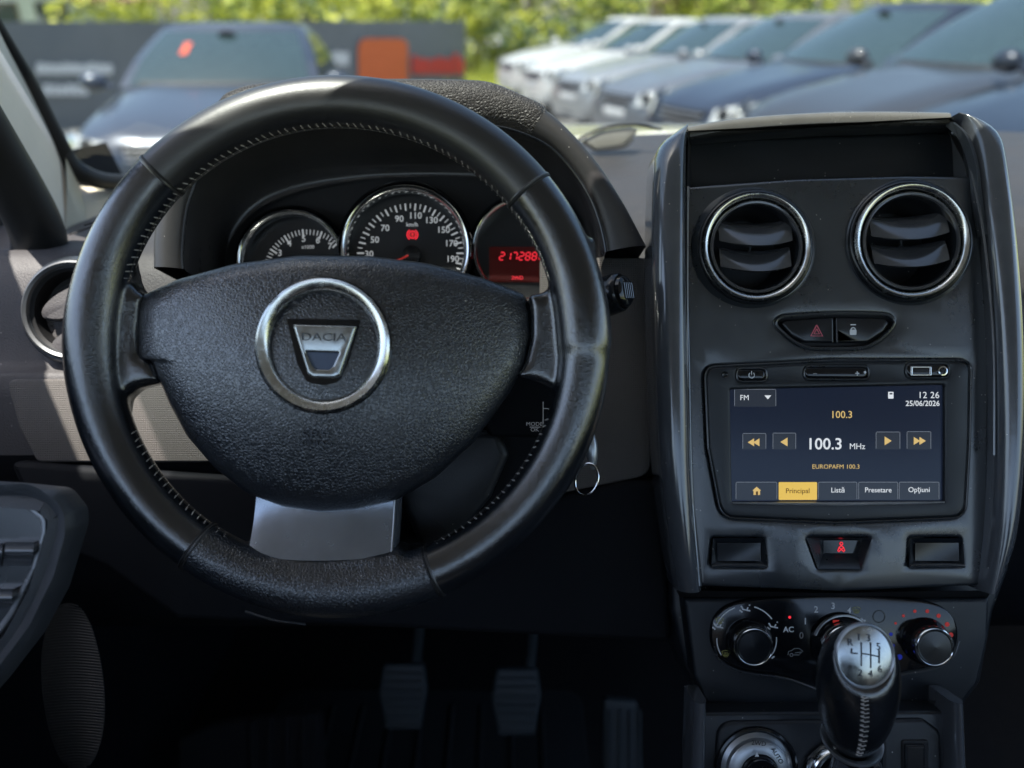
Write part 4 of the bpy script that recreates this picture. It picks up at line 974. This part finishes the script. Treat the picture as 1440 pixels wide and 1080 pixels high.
loft(mb, rws, closeu=True); mb.build('shaft', 'trim_satin', gl_)
mb = MB(); lathe(mb, Q(1190, 1090, .614), [(.030, -.006), (.029, .0), (.026, .003), (.022, .002)], 48, sy=.8); mb.build('shaft_base', 'chrome', gl_)

# ================================================================== FOOTWELL
def ped(name, label, cx, cy, d, wpx, hpx, ribs, vertical=False, arm=True):
    t = thing(name, label, 'pedal', Q(cx, cy, d)); s = d/FPX; w0, h0 = wpx/2, hpx/2
    o = rpoly([(cx-w0*.78, cy-h0), (cx+w0*.86, cy-h0), (cx+w0, cy-h0*.2), (cx+w0*.72, cy+h0), (cx-w0*.66, cy+h0), (cx-w0, cy-h0*.1)], 7)
    if vertical: o = rpoly([(cx-w0, cy-h0), (cx+w0*.7, cy-h0*.9), (cx+w0, cy+h0), (cx-w0, cy+h0)], 7)
    P_('pad', o, d, .015, 'pedal_mat', t, .004)
    for k in range(ribs):
        mb = MB()
        if vertical: x_ = cx-w0*.7+1.5*w0*k/(ribs-1); tube(mb, [Q(x_, cy-h0*.7, d-.001), Q(x_, cy+h0*.9, d-.001)], .003, seg=6)
        else: y_ = cy-h0*.75+1.6*h0*k/(ribs-1); ww = w0*(.82-.1*(k/(ribs-1))); tube(mb, [Q(cx-ww, y_, d-.001), Q(cx+ww, y_, d-.001)], .0022, seg=6)
        mb.build('grip_rib', 'pedal_mat', t)
    if arm:
        mb = MB(); tube(mb, [Q(cx+18, cy-h0+4, d+.02), Q(cx+22, cy-h0-30, d+.01), Q(cx+30, cy-h0-130, d-.10)], [.008, .007, .007], seg=10); mb.build('arm', 'pedal_mat', t)
ped('clutch_pedal', 'left ribbed rubber pedal hanging on a thin arm in the footwell', 566, 981, 1.12, 69, 92, 7)
ped('brake_pedal', 'middle ribbed pedal below and right of the airbag', 726, 989, 1.13, 71, 94, 7)
ped('accelerator_pedal', 'long upright grooved pedal nearest the console in the footwell', 877, 1035, 1.12, 56, 104, 4, vertical=True, arm=False)
fr_ = thing('foot_rest', 'faint ribbed foot rest at the bottom left of the footwell', 'foot rest', Q(340, 1060, 1.15))
P_('rest_plate', rpoly([(250, 1040), (300, 1020), (450, 1000), (455, 1120), (250, 1120)], 12), 1.16, .02, 'carpet', fr_, .006)
for k in range(4): P_('rib', rect(350+24*k, 1015-3*k, 358+24*k, 1110, 2), 1.152, .01, 'carpet', fr_, .002)
fm = wthing('floor_mat', 'dark rubber mat on the floor under the pedals', 'floor mat', (-.15, .75, .44))
mb = MB(); plate(mb, rpoly([(-.25, -.5), (.27, -.5), (.27, .3), (-.25, .3)], .04), 0, .008, .003, px=False)
for k in range(12): 
    pass
fo = mb.build('mat_sheet', 'rubber', fm)
for k in range(9):
    mb = MB(); tube(mb, [Vector((-.2+.05*k, -.45, .003)), Vector((-.2+.05*k, .26, .003))], .004, seg=6); mb.build('rib', 'rubber', fm)

# ================================================================== DOOR
dr = thing('door_panel', 'dark driver door panel with speaker and window switches at lower left', 'door panel', Q(40, 850, .6))
mb = MB()
loft(mb, [[inv(p) for p in [(-.66, -1.6, 1.36), (-.64, -.3, 1.36), (-.63, .62, 1.35), (-.61, 1.25, 1.33)]], [inv(p) for p in [(-.64, -1.6, 1.17), (-.60, -.3, 1.17), (-.575, .60, 1.17), (-.56, 1.25, 1.17)]],
          [inv(p) for p in [(-.64, -1.6, 1.0), (-.60, -.3, 1.0), (-.575, .55, .98), (-.55, 1.25, .98)]], [inv(p) for p in [(-.62, -1.6, .42), (-.58, -.3, .42), (-.55, .6, .42), (-.52, 1.30, .42)]]])
mb.build('door_card', 'plastic_knee', dr)
dA = .50
arm_o = rpoly([(-160, 676), (0, 686), (70, 693), (93, 722), (94, 745), (66, 838), (30, 905), (-20, 970), (-160, 1130)], [4, 80, 26, 20, 26, 60, 60, 60, 4])
ar = P_('armrest', arm_o, dA, .026, 'armrest_grain', dr, .012, holes=[rpoly([(-80, 712), (36, 707), (64, 727), (64, 750), (50, 800), (18, 866), (-30, 930), (-120, 1000)], [4, 26, 16, 16, 50, 50, 40, 4])])
P_('switch_panel', rpoly([(-80, 712), (36, 707), (64, 727), (64, 750), (50, 800), (18, 866), (-30, 930), (-120, 1000)], [4, 26, 16, 16, 50, 50, 40, 4]), dA+.004, .01, 'switch_ring', dr, .001, holes=[rpoly([(-80, 718), (32, 713), (57, 732), (57, 750), (42, 800), (10, 862), (-30, 915), (-120, 980)], [4, 24, 14, 14, 50, 50, 40, 4])])
P_('switch_floor', rpoly([(-90, 712), (36, 707), (64, 727), (64, 750), (50, 800), (18, 866), (-30, 930), (-120, 1000)], 8), dA+.010, .01, 'facia', dr, .0)
for (x0, y0, wd, hh) in ((8, 762, 40, 34), (-36, 764, 40, 34), (-22, 828, 40, 34)):
    mb = MB(); rws = []
    for j in range(9):
        v = j/8; y = y0+hh*v; rws.append([Q(x0+(wd)*u-4*v, y, dA+.003-.006*sin(pi*min(1, v*1.3))*1+.003*(v > .6)) for u in [0, .08, .3, .5, .7, .92, 1]])
    loft(mb, rws); rws2 = [[q+Vector((0, 0, -.012)) for q in rws[0]], rws[0]]; loft(mb, rws2); loft(mb, [rws[-1], [q+Vector((0, 0, -.012)) for q in rws[-1]]])
    loft(mb, [[r[-1] for r in rws], [r[-1]+Vector((0, 0, -.012)) for r in rws]]); mb.build('window_switch', 'trim_satin', dr, angle=50)
# speaker grille: an oval rib pattern
spk = []
ex = Vector((1, 0, 0)); 
mb = MB(); rws = []
for i in range(25):
    v = -1+2*i/24; yc = 966+v*118; hw = 44*sqrt(max(0, 1-v*v))**.9; xc = 107+6*sin(v*1.6)-4; rws.append([Q(xc+hw*(u*2-1), yc, .70-.012*(u-.5)+.02*(1-u)-.010*sin(pi*u)*sqrt(max(0, 1-v*v))) for u in [k/16 for k in range(17)]])
mb = loft(MB(), rws); sg = mb.build('speaker_grille', 'rubber', dr)
mb = MB()
for i in range(1, 58):
    v = -1+2*i/58; yc = 966+v*118; hw = 43*sqrt(max(0, 1-v*v))**.9; xc = 107+6*sin(v*1.6)-4
    pts = [Q(xc+hw*(u*2-1), yc-3*sin(pi*u), .6985-.012*(u-.5)+.02*(1-u)-.010*sin(pi*u)*sqrt(max(0, 1-v*v))) for u in [k/12 for k in range(13)]]
    tube(mb, pts, .0007, seg=4)
o = mb.build('grille_ribs', 'rubber', sg); o['kind'] = 'stuff'

# ================================================================== OUTSIDE
mat('asphalt', (.16, .155, .15), .9, bump='grain', scale=60, strength=.4, dist=.01, var=.2, vscale=.6)
mat('grass_ground', (.20, .24, .06), .95, var=.35, vscale=.9)
mat('leaf_light', (.55, .55, .07), .6, var=.3, vscale=1.5); mat('leaf_mid', (.36, .40, .06), .6, var=.3, vscale=1.5); mat('leaf_dark', (.09, .14, .03), .6, var=.3, vscale=1.5)
mat('bark', (.12, .09, .07), .9)
mat('banner_mesh', (.20, .205, .205), .7, var=.1, vscale=2); mat('banner_white', (.85, .82, .78), .7); mat('banner_orange', (.85, .17, .04), .7); mat('banner_red', (.85, .07, .04), .7)
mat('house_wall', (.62, .62, .60), .8); mat('house_brown', (.25, .17, .12), .8); mat('roof_tile', (.30, .16, .11), .8)
mat('blue_sheet', (.10, .25, .42), .6)
mat('car_glass', (.035, .06, .065), .05, spec=.9, rvar=.02); mat('tyre', (.02, .02, .02), .8); mat('alloy', (.4, .4, .42), .35, metal=.8); mat('lamp_glass', (.55, .56, .55), .12, coat=1.)
mat('black_trim', (.02, .02, .022), .5); mat('plate_white', (.6, .6, .6), .5); mat('sticker', (.75, .10, .04), .6); mat('seat_grey', (.05, .055, .055), .5)
def paint(name, c, metal=.35, rough=.32): return mat(name, c, rough, metal=metal, coat=.5, rvar=.04, var=.04, vscale=2)
paint('paint_slate', (.06, .072, .10)); paint('paint_white', (.52, .52, .51), 0); paint('paint_silver', (.32, .33, .34)); paint('paint_navy', (.03, .04, .065)); paint('paint_graphite', (.055, .058, .065)); paint('paint_blueblack', (.02, .028, .045)); paint('paint_grey', (.16, .17, .19))

mb = MB(); mb.add([(-400, -200, 0), (400, -200, 0), (400, 600, 0), (-400, 600, 0)], [(0, 1, 2, 3)]); g_ = mb.build('ground', 'grass_ground', None, world=True); g_.location = (0, 0, 0); g_['kind'] = 'structure'
mb = MB(); mb.add([(-9, -14, .004), (14, -14, .004), (14, 17, .004), (-1.5, 19, .004), (-9, 9.0, .004)], [(0, 1, 2, 3, 4)]); g_ = mb.build('parking_lot', 'asphalt', None, world=True); g_.location = (0, 0, 0); g_['kind'] = 'structure'

def car(name, label, loc, heading, pnt, H=1.47, Lc=4.4, Wd=1.78, kind='saloon', group=None, sticker=False):
    """heading: angle of the nose direction from +X, radians"""
    t = wthing(name, label, 'car', loc, heading, group)
    bz = .675*H; hw0 = Wd/2; hl = Lc/2; suv = kind == 'suv'
    xs = [hl, hl-.04, hl-.15, hl-.42, hl-.88, hl-1.32, .40, -.4, -1.2, -hl+.55, -hl+.2, -hl+.04, -hl]
    zs = [.54, .65, .735, .82, .905, .965, .98, .98, .99, 1.0, .98, .90, .70]
    wsx = [.62, .76, .88, .96, .99, 1.0, 1.0, 1.0, 1.0, .98, .93, .86, .74]
    mb = MB(); rows = []
    gc = .24*H/1.47
    for x, zf, wf in zip(xs, zs, wsx):
        z = zf*bz; ww = hw0*wf; r = []
        half = [(0, z+.030), (.35*ww, z+.030), (.58*ww, z+.038), (.68*ww, z+.012), (.84*ww, z-.012), (.94*ww, z-.075), (.985*ww, z-.16), (1.0*ww, (z+gc)*.52), (.985*ww, gc+.14), (.95*ww, gc+.03), (.85*ww, gc)]
        r = [Vector((x, y, zz)) for y, zz in half]+[Vector((x, 0, gc))]+[Vector((x, -y, zz)) for y, zz in half[:0:-1]]
        rows.append(r)
    # smooth along the length
    n_ = len(rows[0]); colz = [cat([r[k] for r in rows], 3, closed=False) for k in range(n_)]
    loft(mb, [list(r) for r in zip(*colz)], closeu=True, cap0=True, cap1=True); body = mb.build('body', pnt, t, angle=50)
    xf0, xf1 = hl-1.36, hl-1.36-(.62 if suv else .78)*H/1.47*1.05; xr0, xr1 = (-hl+.18, -hl+.55) if suv else (-hl+.75, -hl+1.35)
    zb, zt = bz*.975, H-.05
    def G(side, u, v, o=0):     # surface of the cabin
        w_ = (hw0*.93)*(1-v)+(hw0*.70)*v+.03*sin(pi*v); xf = xf0+(xf1-xf0)*v+.05*sin(pi*v); xr = xr0+(xr1-xr0)*v-.04*sin(pi*v); z = zb+(zt-zb)*v
        if side == 'f': y = w_*u; return Vector((xf+.0-.16*u*u+o*.8, y, z+o*.6))
        if side == 'r': y = w_*u; return Vector((xr+.12*u*u-o*.9, y, z+o*.4))
        x = (xf-.16)*(1-u)+(xr+.12)*u; return Vector((x, (w_+o)*(1 if side == 'l' else -1), z+o*.2))
    mb = MB(); V = [k/8 for k in range(9)]
    loop = lambda v: [G('f', -1+2*k/10, v) for k in range(11)]+[G('l', k/8, v) for k in range(1, 8)]+[G('r', 1-2*k/10, v) for k in range(11)]+[G('s', 1-k/8, v) for k in range(1, 8)]
    rw = [loop(v) for v in V]; cm = Vector(((xf1+xr1)/2, 0, H)); topl = rw[-1]
    for s_, dz in ((.93, .022), (.8, .035), (.55, .046), (.25, .05)): rw.append([Vector((cm.x+(p.x-cm.x)*s_, p.y*s_, zt+dz)) for p in topl])
    loft(mb, rw, closeu=True, cap1=True); cab = mb.build('cabin', pnt, t, angle=60)
    def win(nm, side, u0, u1, v0, v1, nu=10):
        mb = MB(); loft(mb, [[G(side, u0+(u1-u0)*k/nu, v0+(v1-v0)*j/6, .008) for k in range(nu+1)] for j in range(7)]); return mb.build(nm, 'car_glass', cab)
    wsn = win('windscreen', 'f', -.90, .90, .04, .94); win('rear_window', 'r', -.85, .85, .15, .9)
    for sd in ('l', 's'): win('side_window', sd, .07, .46, .12, .88); win('side_window', sd, .50, .88, .12, .86)
    mb = MB(); p = G('f', 0, .86, .012); rws = [[p+Vector((.0+.02*sin(a), .06*cos(a)*1.4, .04*sin(a)))*1 for a in [2*pi*k/12 for k in range(12)]]]
    mb.add(rws[0], [tuple(range(12))]); mb.build('mirror_mount', 'black_trim', wsn)
    mb = MB(); loft(mb, [[G('f', -.8+1.6*k/10, v, .010) for k in range(11)] for v in (.05, .10)]); mb.build('scuttle', 'black_trim', wsn)
    if sticker:
        mb = MB(); loft(mb, [[G('f', u, v, .013) for u in (-.50, -.41)] for v in (.54, .74)]); o = mb.build('sticker', 'sticker', wsn); o['label'] = 'orange red price sticker'
    for sg in (1, -1):
        # headlight wrapped on the corner
        mb = MB(); rw = []
        for j in range(6):
            v = j/5; r = []
            for k in range(9):
                u = k/8; ang = radians(8+62*u); hx = hl-.03-.42*(1-cos(ang*1.05)); hy = hw0*(.50+.46*sin(ang)); z = bz*(.665+.05*u)+(.5-abs(v-.5))*0+(v-.5)*bz*.17*(1-.35*(1-u))
                r.append(Vector((hx-.05*(v-.5)+.018*sin(pi*v)*sin(pi*u)+.02, sg*(hy+.008), z)))
            rw.append(r)
        loft(mb, rw); hlp = mb.build('headlight', 'lamp_glass', t)
        for uu in (.3, .65):
            a2 = radians(8+62*uu); c_ = Vector((hl+.0-.42*(1-cos(a2*1.05)), sg*hw0*(.50+.46*sin(a2)), bz*(.68+.04*uu)))
            mb = MB(); lathe(mb, c_, [(.055, 0), (.05, .016), (.03, .022), (.001, .022)], 20, rot=Vector((1, sg*.5, .1)).to_track_quat('Z', 'Y').to_matrix()); mb.build('reflector', 'black_trim' if uu < .5 else 'chrome', hlp)
        mb = MB(); c_ = Vector((xf0-.05, sg*(hw0+.10), bz*1.03)); rw = []
        for j in range(9):
            a = pi*j/8; rw.append([c_+Vector((.07*cos(b)*sin(a)*1.1, .11*cos(a), .075*sin(b)*sin(a))) for b in [2*pi*k/12 for k in range(12)]])
        loft(mb, rw, closeu=True); tube(mb, [c_, c_+Vector((0, -sg*.16, -.05))], .025, seg=8); mb.build('wing_mirror', pnt, t)
        for xw in (hl-.80, -hl+.82):
            wr = .31*H/1.47+.01; c_ = Vector((xw, sg*(hw0-.09), wr)); Rw = Matrix.Rotation(sg*-pi/2, 3, 'X')
            mb = MB(); lathe(mb, c_, [(wr*.66, .06), (wr*.7, .10), (wr*.96, .10), (wr, .06), (wr, -.10), (wr*.6, -.10)], 36, rot=Rw); wl = mb.build('wheel', 'tyre', t)
            mb = MB(); lathe(mb, c_, [(wr*.68, .085), (wr*.62, .06), (wr*.2, .05), (.001, .06)], 30, rot=Rw)
            mb.build('rim', 'black_trim', wl); mb = MB()
            for k in range(7):
                a = 2*pi*k/7; d_ = Rw @ Vector((cos(a), sin(a), 0)); tube(mb, [c_+Rw @ Vector((0, 0, .085))+d_*.03, c_+Rw @ Vector((0, 0, .085))+d_*wr*.66], .018, seg=6)
            mb.build('spokes', 'alloy', wl)
            mb = MB(); lathe(mb, Vector((xw, sg*(hw0+.002), wr)), [(wr*1.14, -.012), (wr*1.10, .006), (wr*1.02, .004), (wr*1.0, -.03), (wr*.3, -.06)], 36, rot=Rw); mb.build('wheel_arch', 'black_trim', t)
    def front(nm, w0, w1, z0, z1, m, out=.012):
        mb = MB(); rw = []
        for j in range(5):
            v = j/4; z = z0+(z1-z0)*v; w_ = w0+(w1-w0)*v; rw.append([Vector((hl+out-.17*(u*w_/hw0)**2-.03*abs(v-.5), u*w_, z)) for u in [-1+2*k/12 for k in range(13)]])
        loft(mb, rw); return mb.build(nm, m, t)
    gr = front('grille', hw0*.40, hw0*.46, bz*.56, bz*.70, 'black_trim'); front('bumper_intake', hw0*.62, hw0*.52, gc+.04, bz*.32, 'black_trim', .014)
    mb = MB()
    for k in range(3):
        z = bz*(.59+.04*k); tube(mb, [Vector((hl+.02-.17*(u*.42)**2, u*hw0*.42, z)) for u in [-1+2*q/10 for q in range(11)]], .008, seg=6)
    mb.build('grille_bars', 'alloy', gr); front('number_plate', .26, .26, bz*.46, bz*.46+.11, 'plate_white', .022)
    # bonnet shut line and door lines
    mb = MB()
    for sg in (1, -1): tube(mb, [Vector((hl-.30, sg*hw0*.62, bz*.79)), Vector((hl-.75, sg*hw0*.74, bz*.885)), Vector((hl-1.25, sg*hw0*.80, bz*.965))], .004, seg=4)
    mb.build('bonnet_gap', 'black_trim', body)
    return t
car('parked_car', 'slate blue saloon facing the camera with orange sticker on its windscreen', (-2.56, 7.95, 0), radians(-84), 'paint_slate', H=1.46, Lc=4.3, Wd=1.80, sticker=True)
g = 'cars parked in an angled row'
RW = [('paint_white', 1.52, 'saloon', 'white car at the far left end of the angled row', 16.7),
      ('paint_white', 1.50, 'saloon', 'second white car of the row, beside the farthest one', 14.3),
      ('paint_silver', 1.52, 'saloon', 'pale silver car between the white cars and the dark ones', 11.9),
      ('paint_grey', 1.56, 'saloon', 'mid grey car just beyond the dark blue one', 9.75),
      ('paint_navy', 1.64, 'saloon', 'dark blue car with bright headlamp behind the left of the console tray', 7.8),
      ('paint_graphite', 1.74, 'saloon', 'graphite grey car behind the middle of the console tray', 5.95),
      ('paint_blueblack', 1.80, 'saloon', 'blue black car nearest the camera at the right edge', 4.3)]
for i, (p, H, k, lb, Y) in enumerate(RW):
    X = 2.6-.18*Y+.30; Y -= .25
    hd = math.atan2(-.34, -.94)
    car('parked_car', lb, (X-cos(hd)*2.1, Y-sin(hd)*2.1, 0), hd, p, H=H, Lc=4.2, Wd=1.74, kind=k, group=g)
car('parked_car', 'small white car far off on the grass beyond the banner end', (1.0, 31, 0), radians(180), 'paint_white', H=1.5)

# banner fence
A = Vector((-8.2, 8.6, 0)); Bv = Vector((-1.02, 19.0, 0)); bd_ = (Bv-A).normalized(); bn = Vector((bd_.y, -bd_.x, 0))
bf = wthing('banner_fence', 'dark grey sponsor banner fence with orange square and red lettering', 'banner', A)
def on_banner(px, py, lift=.0):
    r = RM @ Vector(((px-720)/FPX, (540-py)/FPX, -1)); k = (A-CAM).dot(bn)/r.dot(bn); p = CAM+r*k; return p-A+bn*lift
mb = MB(); L_ = (Bv-A).length; rw = []
for j in range(5): rw.append([bd_*(L_*i/60)+bn*(.02*sin(i*.7+j))+Vector((0, 0, .08+(1.38-.02*(i/60))*j/4)) for i in range(61)])
loft(mb, rw); mb.build('banner_sheet', 'banner_mesh', bf)
for i in range(8):
    p = bd_*(L_*i/7)-bn*.06; mb = MB(); tube(mb, [p, p+Vector((0, 0, 1.52))], .03, seg=8); mb.build('post', 'alloy', bf)
def bshape(nm, o, m):
    mb = MB(); P = [on_banner(x, y, .055) for x, y in o]; mb.add(P, [tuple(range(len(P)))]); return mb.build(nm, m, bf, smooth=False)
bshape('logo_square', rect(501, 54, 571, 125, 14), 'banner_orange')
for i, (x0, x1, yt) in enumerate([(577, 584, 78), (586, 597, 82), (599, 608, 83), (610, 620, 80), (622, 633, 82), (635, 642, 75), (643, 650, 82)]): bshape('red_letter', rect(x0, yt, x1, 104, 2), 'banner_red')
for (x0, y0, x1, y1, k) in ((48, 88, 156, 104, 9), (58, 118, 122, 134, 6), (432, 72, 488, 92, 5)):
    wd = (x1-x0)/k
    for q in range(k): bshape('white_letter', rect(x0+q*wd, y0+(q % 3)*1.0, x0+(q+1)*wd-.9, y1, 3), 'banner_white')

def crown(mb, c, rx, ry, rz, n, sz, seed):
    rnd = random.Random(seed); cl = [(Vector((rnd.gauss(0, .5), rnd.gauss(0, .5), rnd.gauss(0, .5))), rnd.uniform(.25, .55), rnd.random()) for _ in range(14)]
    for _ in range(n):
        q, rad, tone = cl[rnd.randrange(14)]; d = Vector((rnd.gauss(0, 1), rnd.gauss(0, 1), rnd.gauss(0, 1))).normalized()*rad*rnd.uniform(.6, 1.05)
        p = q+d; p = Vector((c[0]+p.x*rx, c[1]+p.y*ry, max(.05, c[2]+p.z*rz))); a = Vector((rnd.gauss(0, 1), rnd.gauss(0, 1), rnd.gauss(0, .6))).normalized(); b = a.cross(Vector((rnd.gauss(0, 1), rnd.gauss(0, 1), rnd.gauss(0, 1)))).normalized(); s_ = sz*rnd.uniform(.6, 1.3)
        mi = 0 if tone < .45 else (1 if tone < .8 else 2)
        if rnd.random() < .2: mi = (mi+1) % 3
        mb.add([p-a*s_, p+b*s_*.6, p+a*s_, p-b*s_*.6], [(0, 1, 2, 3)], mi)
LM = ['leaf_light', 'leaf_mid', 'leaf_dark']
def tree(x, y, h, r, lb, seed, group):
    t = wthing('leafy_tree', lb, 'tree', (x, y, 0), 0, group)
    mb = MB(); tube(mb, [Vector((0, 0, 0)), Vector((.05, 0, h*.3)), Vector((-.05, .1, h*.55)), Vector((.1, 0, h*.8))], [.16, .13, .10, .04], seg=8)
    for k in range(6): a = k*1.1+seed; tube(mb, [Vector((0, 0, h*(.3+.05*k))), Vector((cos(a)*r*.5, sin(a)*r*.5, h*(.5+.06*k)))], [.05, .02], seg=6)
    mb.build('trunk', 'bark', t)
    mb = MB(); crown(mb, (0, 0, h*.58), r, r, h*.42, 1500, .17, seed); mb.build('crown', LM, t, smooth=False, fixn=False)
def bush(x, y, h, r, lb, seed, group):
    t = wthing('shrub', lb, 'shrub', (x, y, 0), 0, group)
    mb = MB()
    for k in range(5): a = k*1.3; tube(mb, [Vector((0, 0, 0)), Vector((cos(a)*r*.4, sin(a)*r*.4, h*.6))], [.03, .01], seg=5)
    mb.build('stem', 'bark', t)
    mb = MB(); crown(mb, (0, 0, h*.45), r, r*.7, h*.5, 1100, .12, seed); mb.build('foliage', LM, t, smooth=False, fixn=False)
def spot(px):
    for lim, nm in ((150, 'beside the white house'), (245, 'above the left half of the saloon roof'), (345, 'above the middle of the saloon roof'), (440, 'above the right end of the saloon roof'), (530, 'above the banner left of its orange square'), (625, 'above the orange square and red letters'), (720, 'at the right end of the banner'), (830, 'above the farthest white car'), (930, 'above the second white car'), (1020, 'above the silver car'), (1120, 'above the dark blue car'), (1220, 'above the graphite car windscreen'), (1330, 'above the gap before the nearest dark car')):
        if px < lim: return nm
    return 'at the top right corner'
def shrub_label(px): return 'yellow green sunlit shrub '+spot(px)
def tree_label(px): return 'tall leafy tree behind the shrubs '+spot(px)
rnd = random.Random(3); used_spots = set()
for i in range(15):
    px = 80+95*i+rnd.uniform(-25, 25); Y = rnd.uniform(21, 26); d = Y*.93; X = (px-720)/FPX*d
    if 690 < px < 780 or px < 150 or ('s', spot(px)) in used_spots: continue
    used_spots.add(('s', spot(px)))
    bush(X, Y, rnd.uniform(2.2, 3.2), rnd.uniform(1.5, 2.2), shrub_label(px), 20+i, 'shrubs beyond the car park')
for i in range(15):
    px = -150+125*i+rnd.uniform(-25, 25); Y = rnd.uniform(32, 44); d = Y*.93; X = (px-720)/FPX*d
    if not -40 < px < 1480 or ('t', spot(px)) in used_spots: continue
    used_spots.add(('t', spot(px)))
    tree(X, Y, rnd.uniform(6, 9), rnd.uniform(2.2, 3.2), tree_label(px), 60+i, 'trees beyond the shrubs')
# grass tufts
mb = MB(); rnd = random.Random(5)
for _ in range(9000):
    x = rnd.uniform(-6, 7); y = 17+20*rnd.random()**1.4
    if x < -1.5 and y < 19+(-1.5-x)*-.9: continue
    a = rnd.uniform(0, 2*pi); h = rnd.uniform(.1, .42); mb.add([(x, y, 0), (x+.05*cos(a), y+.05*sin(a), 0), (x+.08*sin(a), y+.08*cos(a), h)], [(0, 1, 2)], rnd.choice((0, 0, 1)))
for _ in range(2500):
    x = rnd.uniform(-8.2, -3.6); y = rnd.uniform(7.2, 9.0); a = rnd.uniform(0, 2*pi); h = rnd.uniform(.05, .25); mb.add([(x, y, 0), (x+.04*cos(a), y+.04*sin(a), 0), (x+.06*sin(a), y+.06*cos(a), h)], [(0, 1, 2)], 0)
o = mb.build('long_grass', LM[:2], None, world=True, smooth=False, fixn=False); o.location = (0, 0, 0); setp(o, 'sunlit yellow green long grass beyond the parking lot', 'grass', kind='stuff')
# white house at the far left, low houses behind the shrubs
def house(x, y, w_, dp, h, lb, wallm='house_wall', rot=0, windows=((.2, .9), (.65, .9))):
    t = wthing('white_house' if wallm == 'house_wall' else 'brown_house', lb, 'house', (x, y, 0), rot)
    mb = MB(); plate(mb, [(0, 0), (w_, 0), (w_, dp), (0, dp)], 0, 0, px=False, back=False)
    mb = MB(); mb.add([(0, 0, 0), (w_, 0, 0), (w_, dp, 0), (0, dp, 0), (0, 0, h), (w_, 0, h), (w_, dp, h), (0, dp, h), (w_/2, 0, h+1.0), (w_/2, dp, h+1.0)], [(0, 1, 5, 8, 4), (1, 2, 6, 5), (2, 3, 7, 9, 6), (3, 0, 4, 7)]); mb.build('wall', wallm, t, smooth=False)
    mb = MB(); mb.add([(-.3, -.3, h-.1), (w_/2, -.3, h+1.15), (w_/2, dp+.3, h+1.15), (-.3, dp+.3, h-.1), (w_+.3, -.3, h-.1), (w_+.3, dp+.3, h-.1)], [(0, 1, 2, 3), (1, 4, 5, 2)]); o = mb.build('roof', 'roof_tile', t, smooth=False); md = o.modifiers.new('t', 'SOLIDIFY'); md.thickness = .12
    for u, zz in windows:
        mb = MB(); x0 = w_*u; mb.add([(x0, -.02, zz), (x0+.9, -.02, zz), (x0+.9, -.02, zz+.9), (x0, -.02, zz+.9)], [(0, 1, 2, 3)]); wn = mb.build('window', 'car_glass', t, smooth=False)
        mb = MB(); tube(mb, [Vector((x0, -.03, zz)), Vector((x0+.9, -.03, zz)), Vector((x0+.9, -.03, zz+.9)), Vector((x0, -.03, zz+.9))], .04, closed=True, seg=4); mb.build('frame', 'house_brown', wn)
house(-18.0, 26, 5.2, 6, 2.1, 'white house with dark window at the top left corner', windows=((.50, 1.0), (.78, 1.0)))
house(-13.2, 40, 6, 6, 2.6, 'pale house glimpsed between the trees above the saloon roof')
house(-6.0, 42, 6, 6, 2.6, 'pale house glimpsed above the middle of the banner')
house(8.0, 46, 6, 5, 2.4, 'low brown house among the trees behind the car row', 'house_brown')
sg_ = wthing('blue_canopy', 'blue sheet canopy at the top edge above the grass', 'canopy', (-.9, 29, 0))
mb = MB(); loft(mb, [[Vector((x, y, 2.35-.1*abs(x-1.6)+.12*y/3)) for x in (0, .8, 1.6, 2.4, 3.2)] for y in (0, 1.5, 3)]); o = mb.build('sheet', 'blue_sheet', sg_); md = o.modifiers.new('t', 'SOLIDIFY'); md.thickness = .05
for x, y in ((0, 0), (3.2, 0), (0, 3), (3.2, 3)):
    mb = MB(); tube(mb, [Vector((x, y, 0)), Vector((x, y, 2.2))], .04, seg=6); mb.build('pole', 'alloy', sg_)
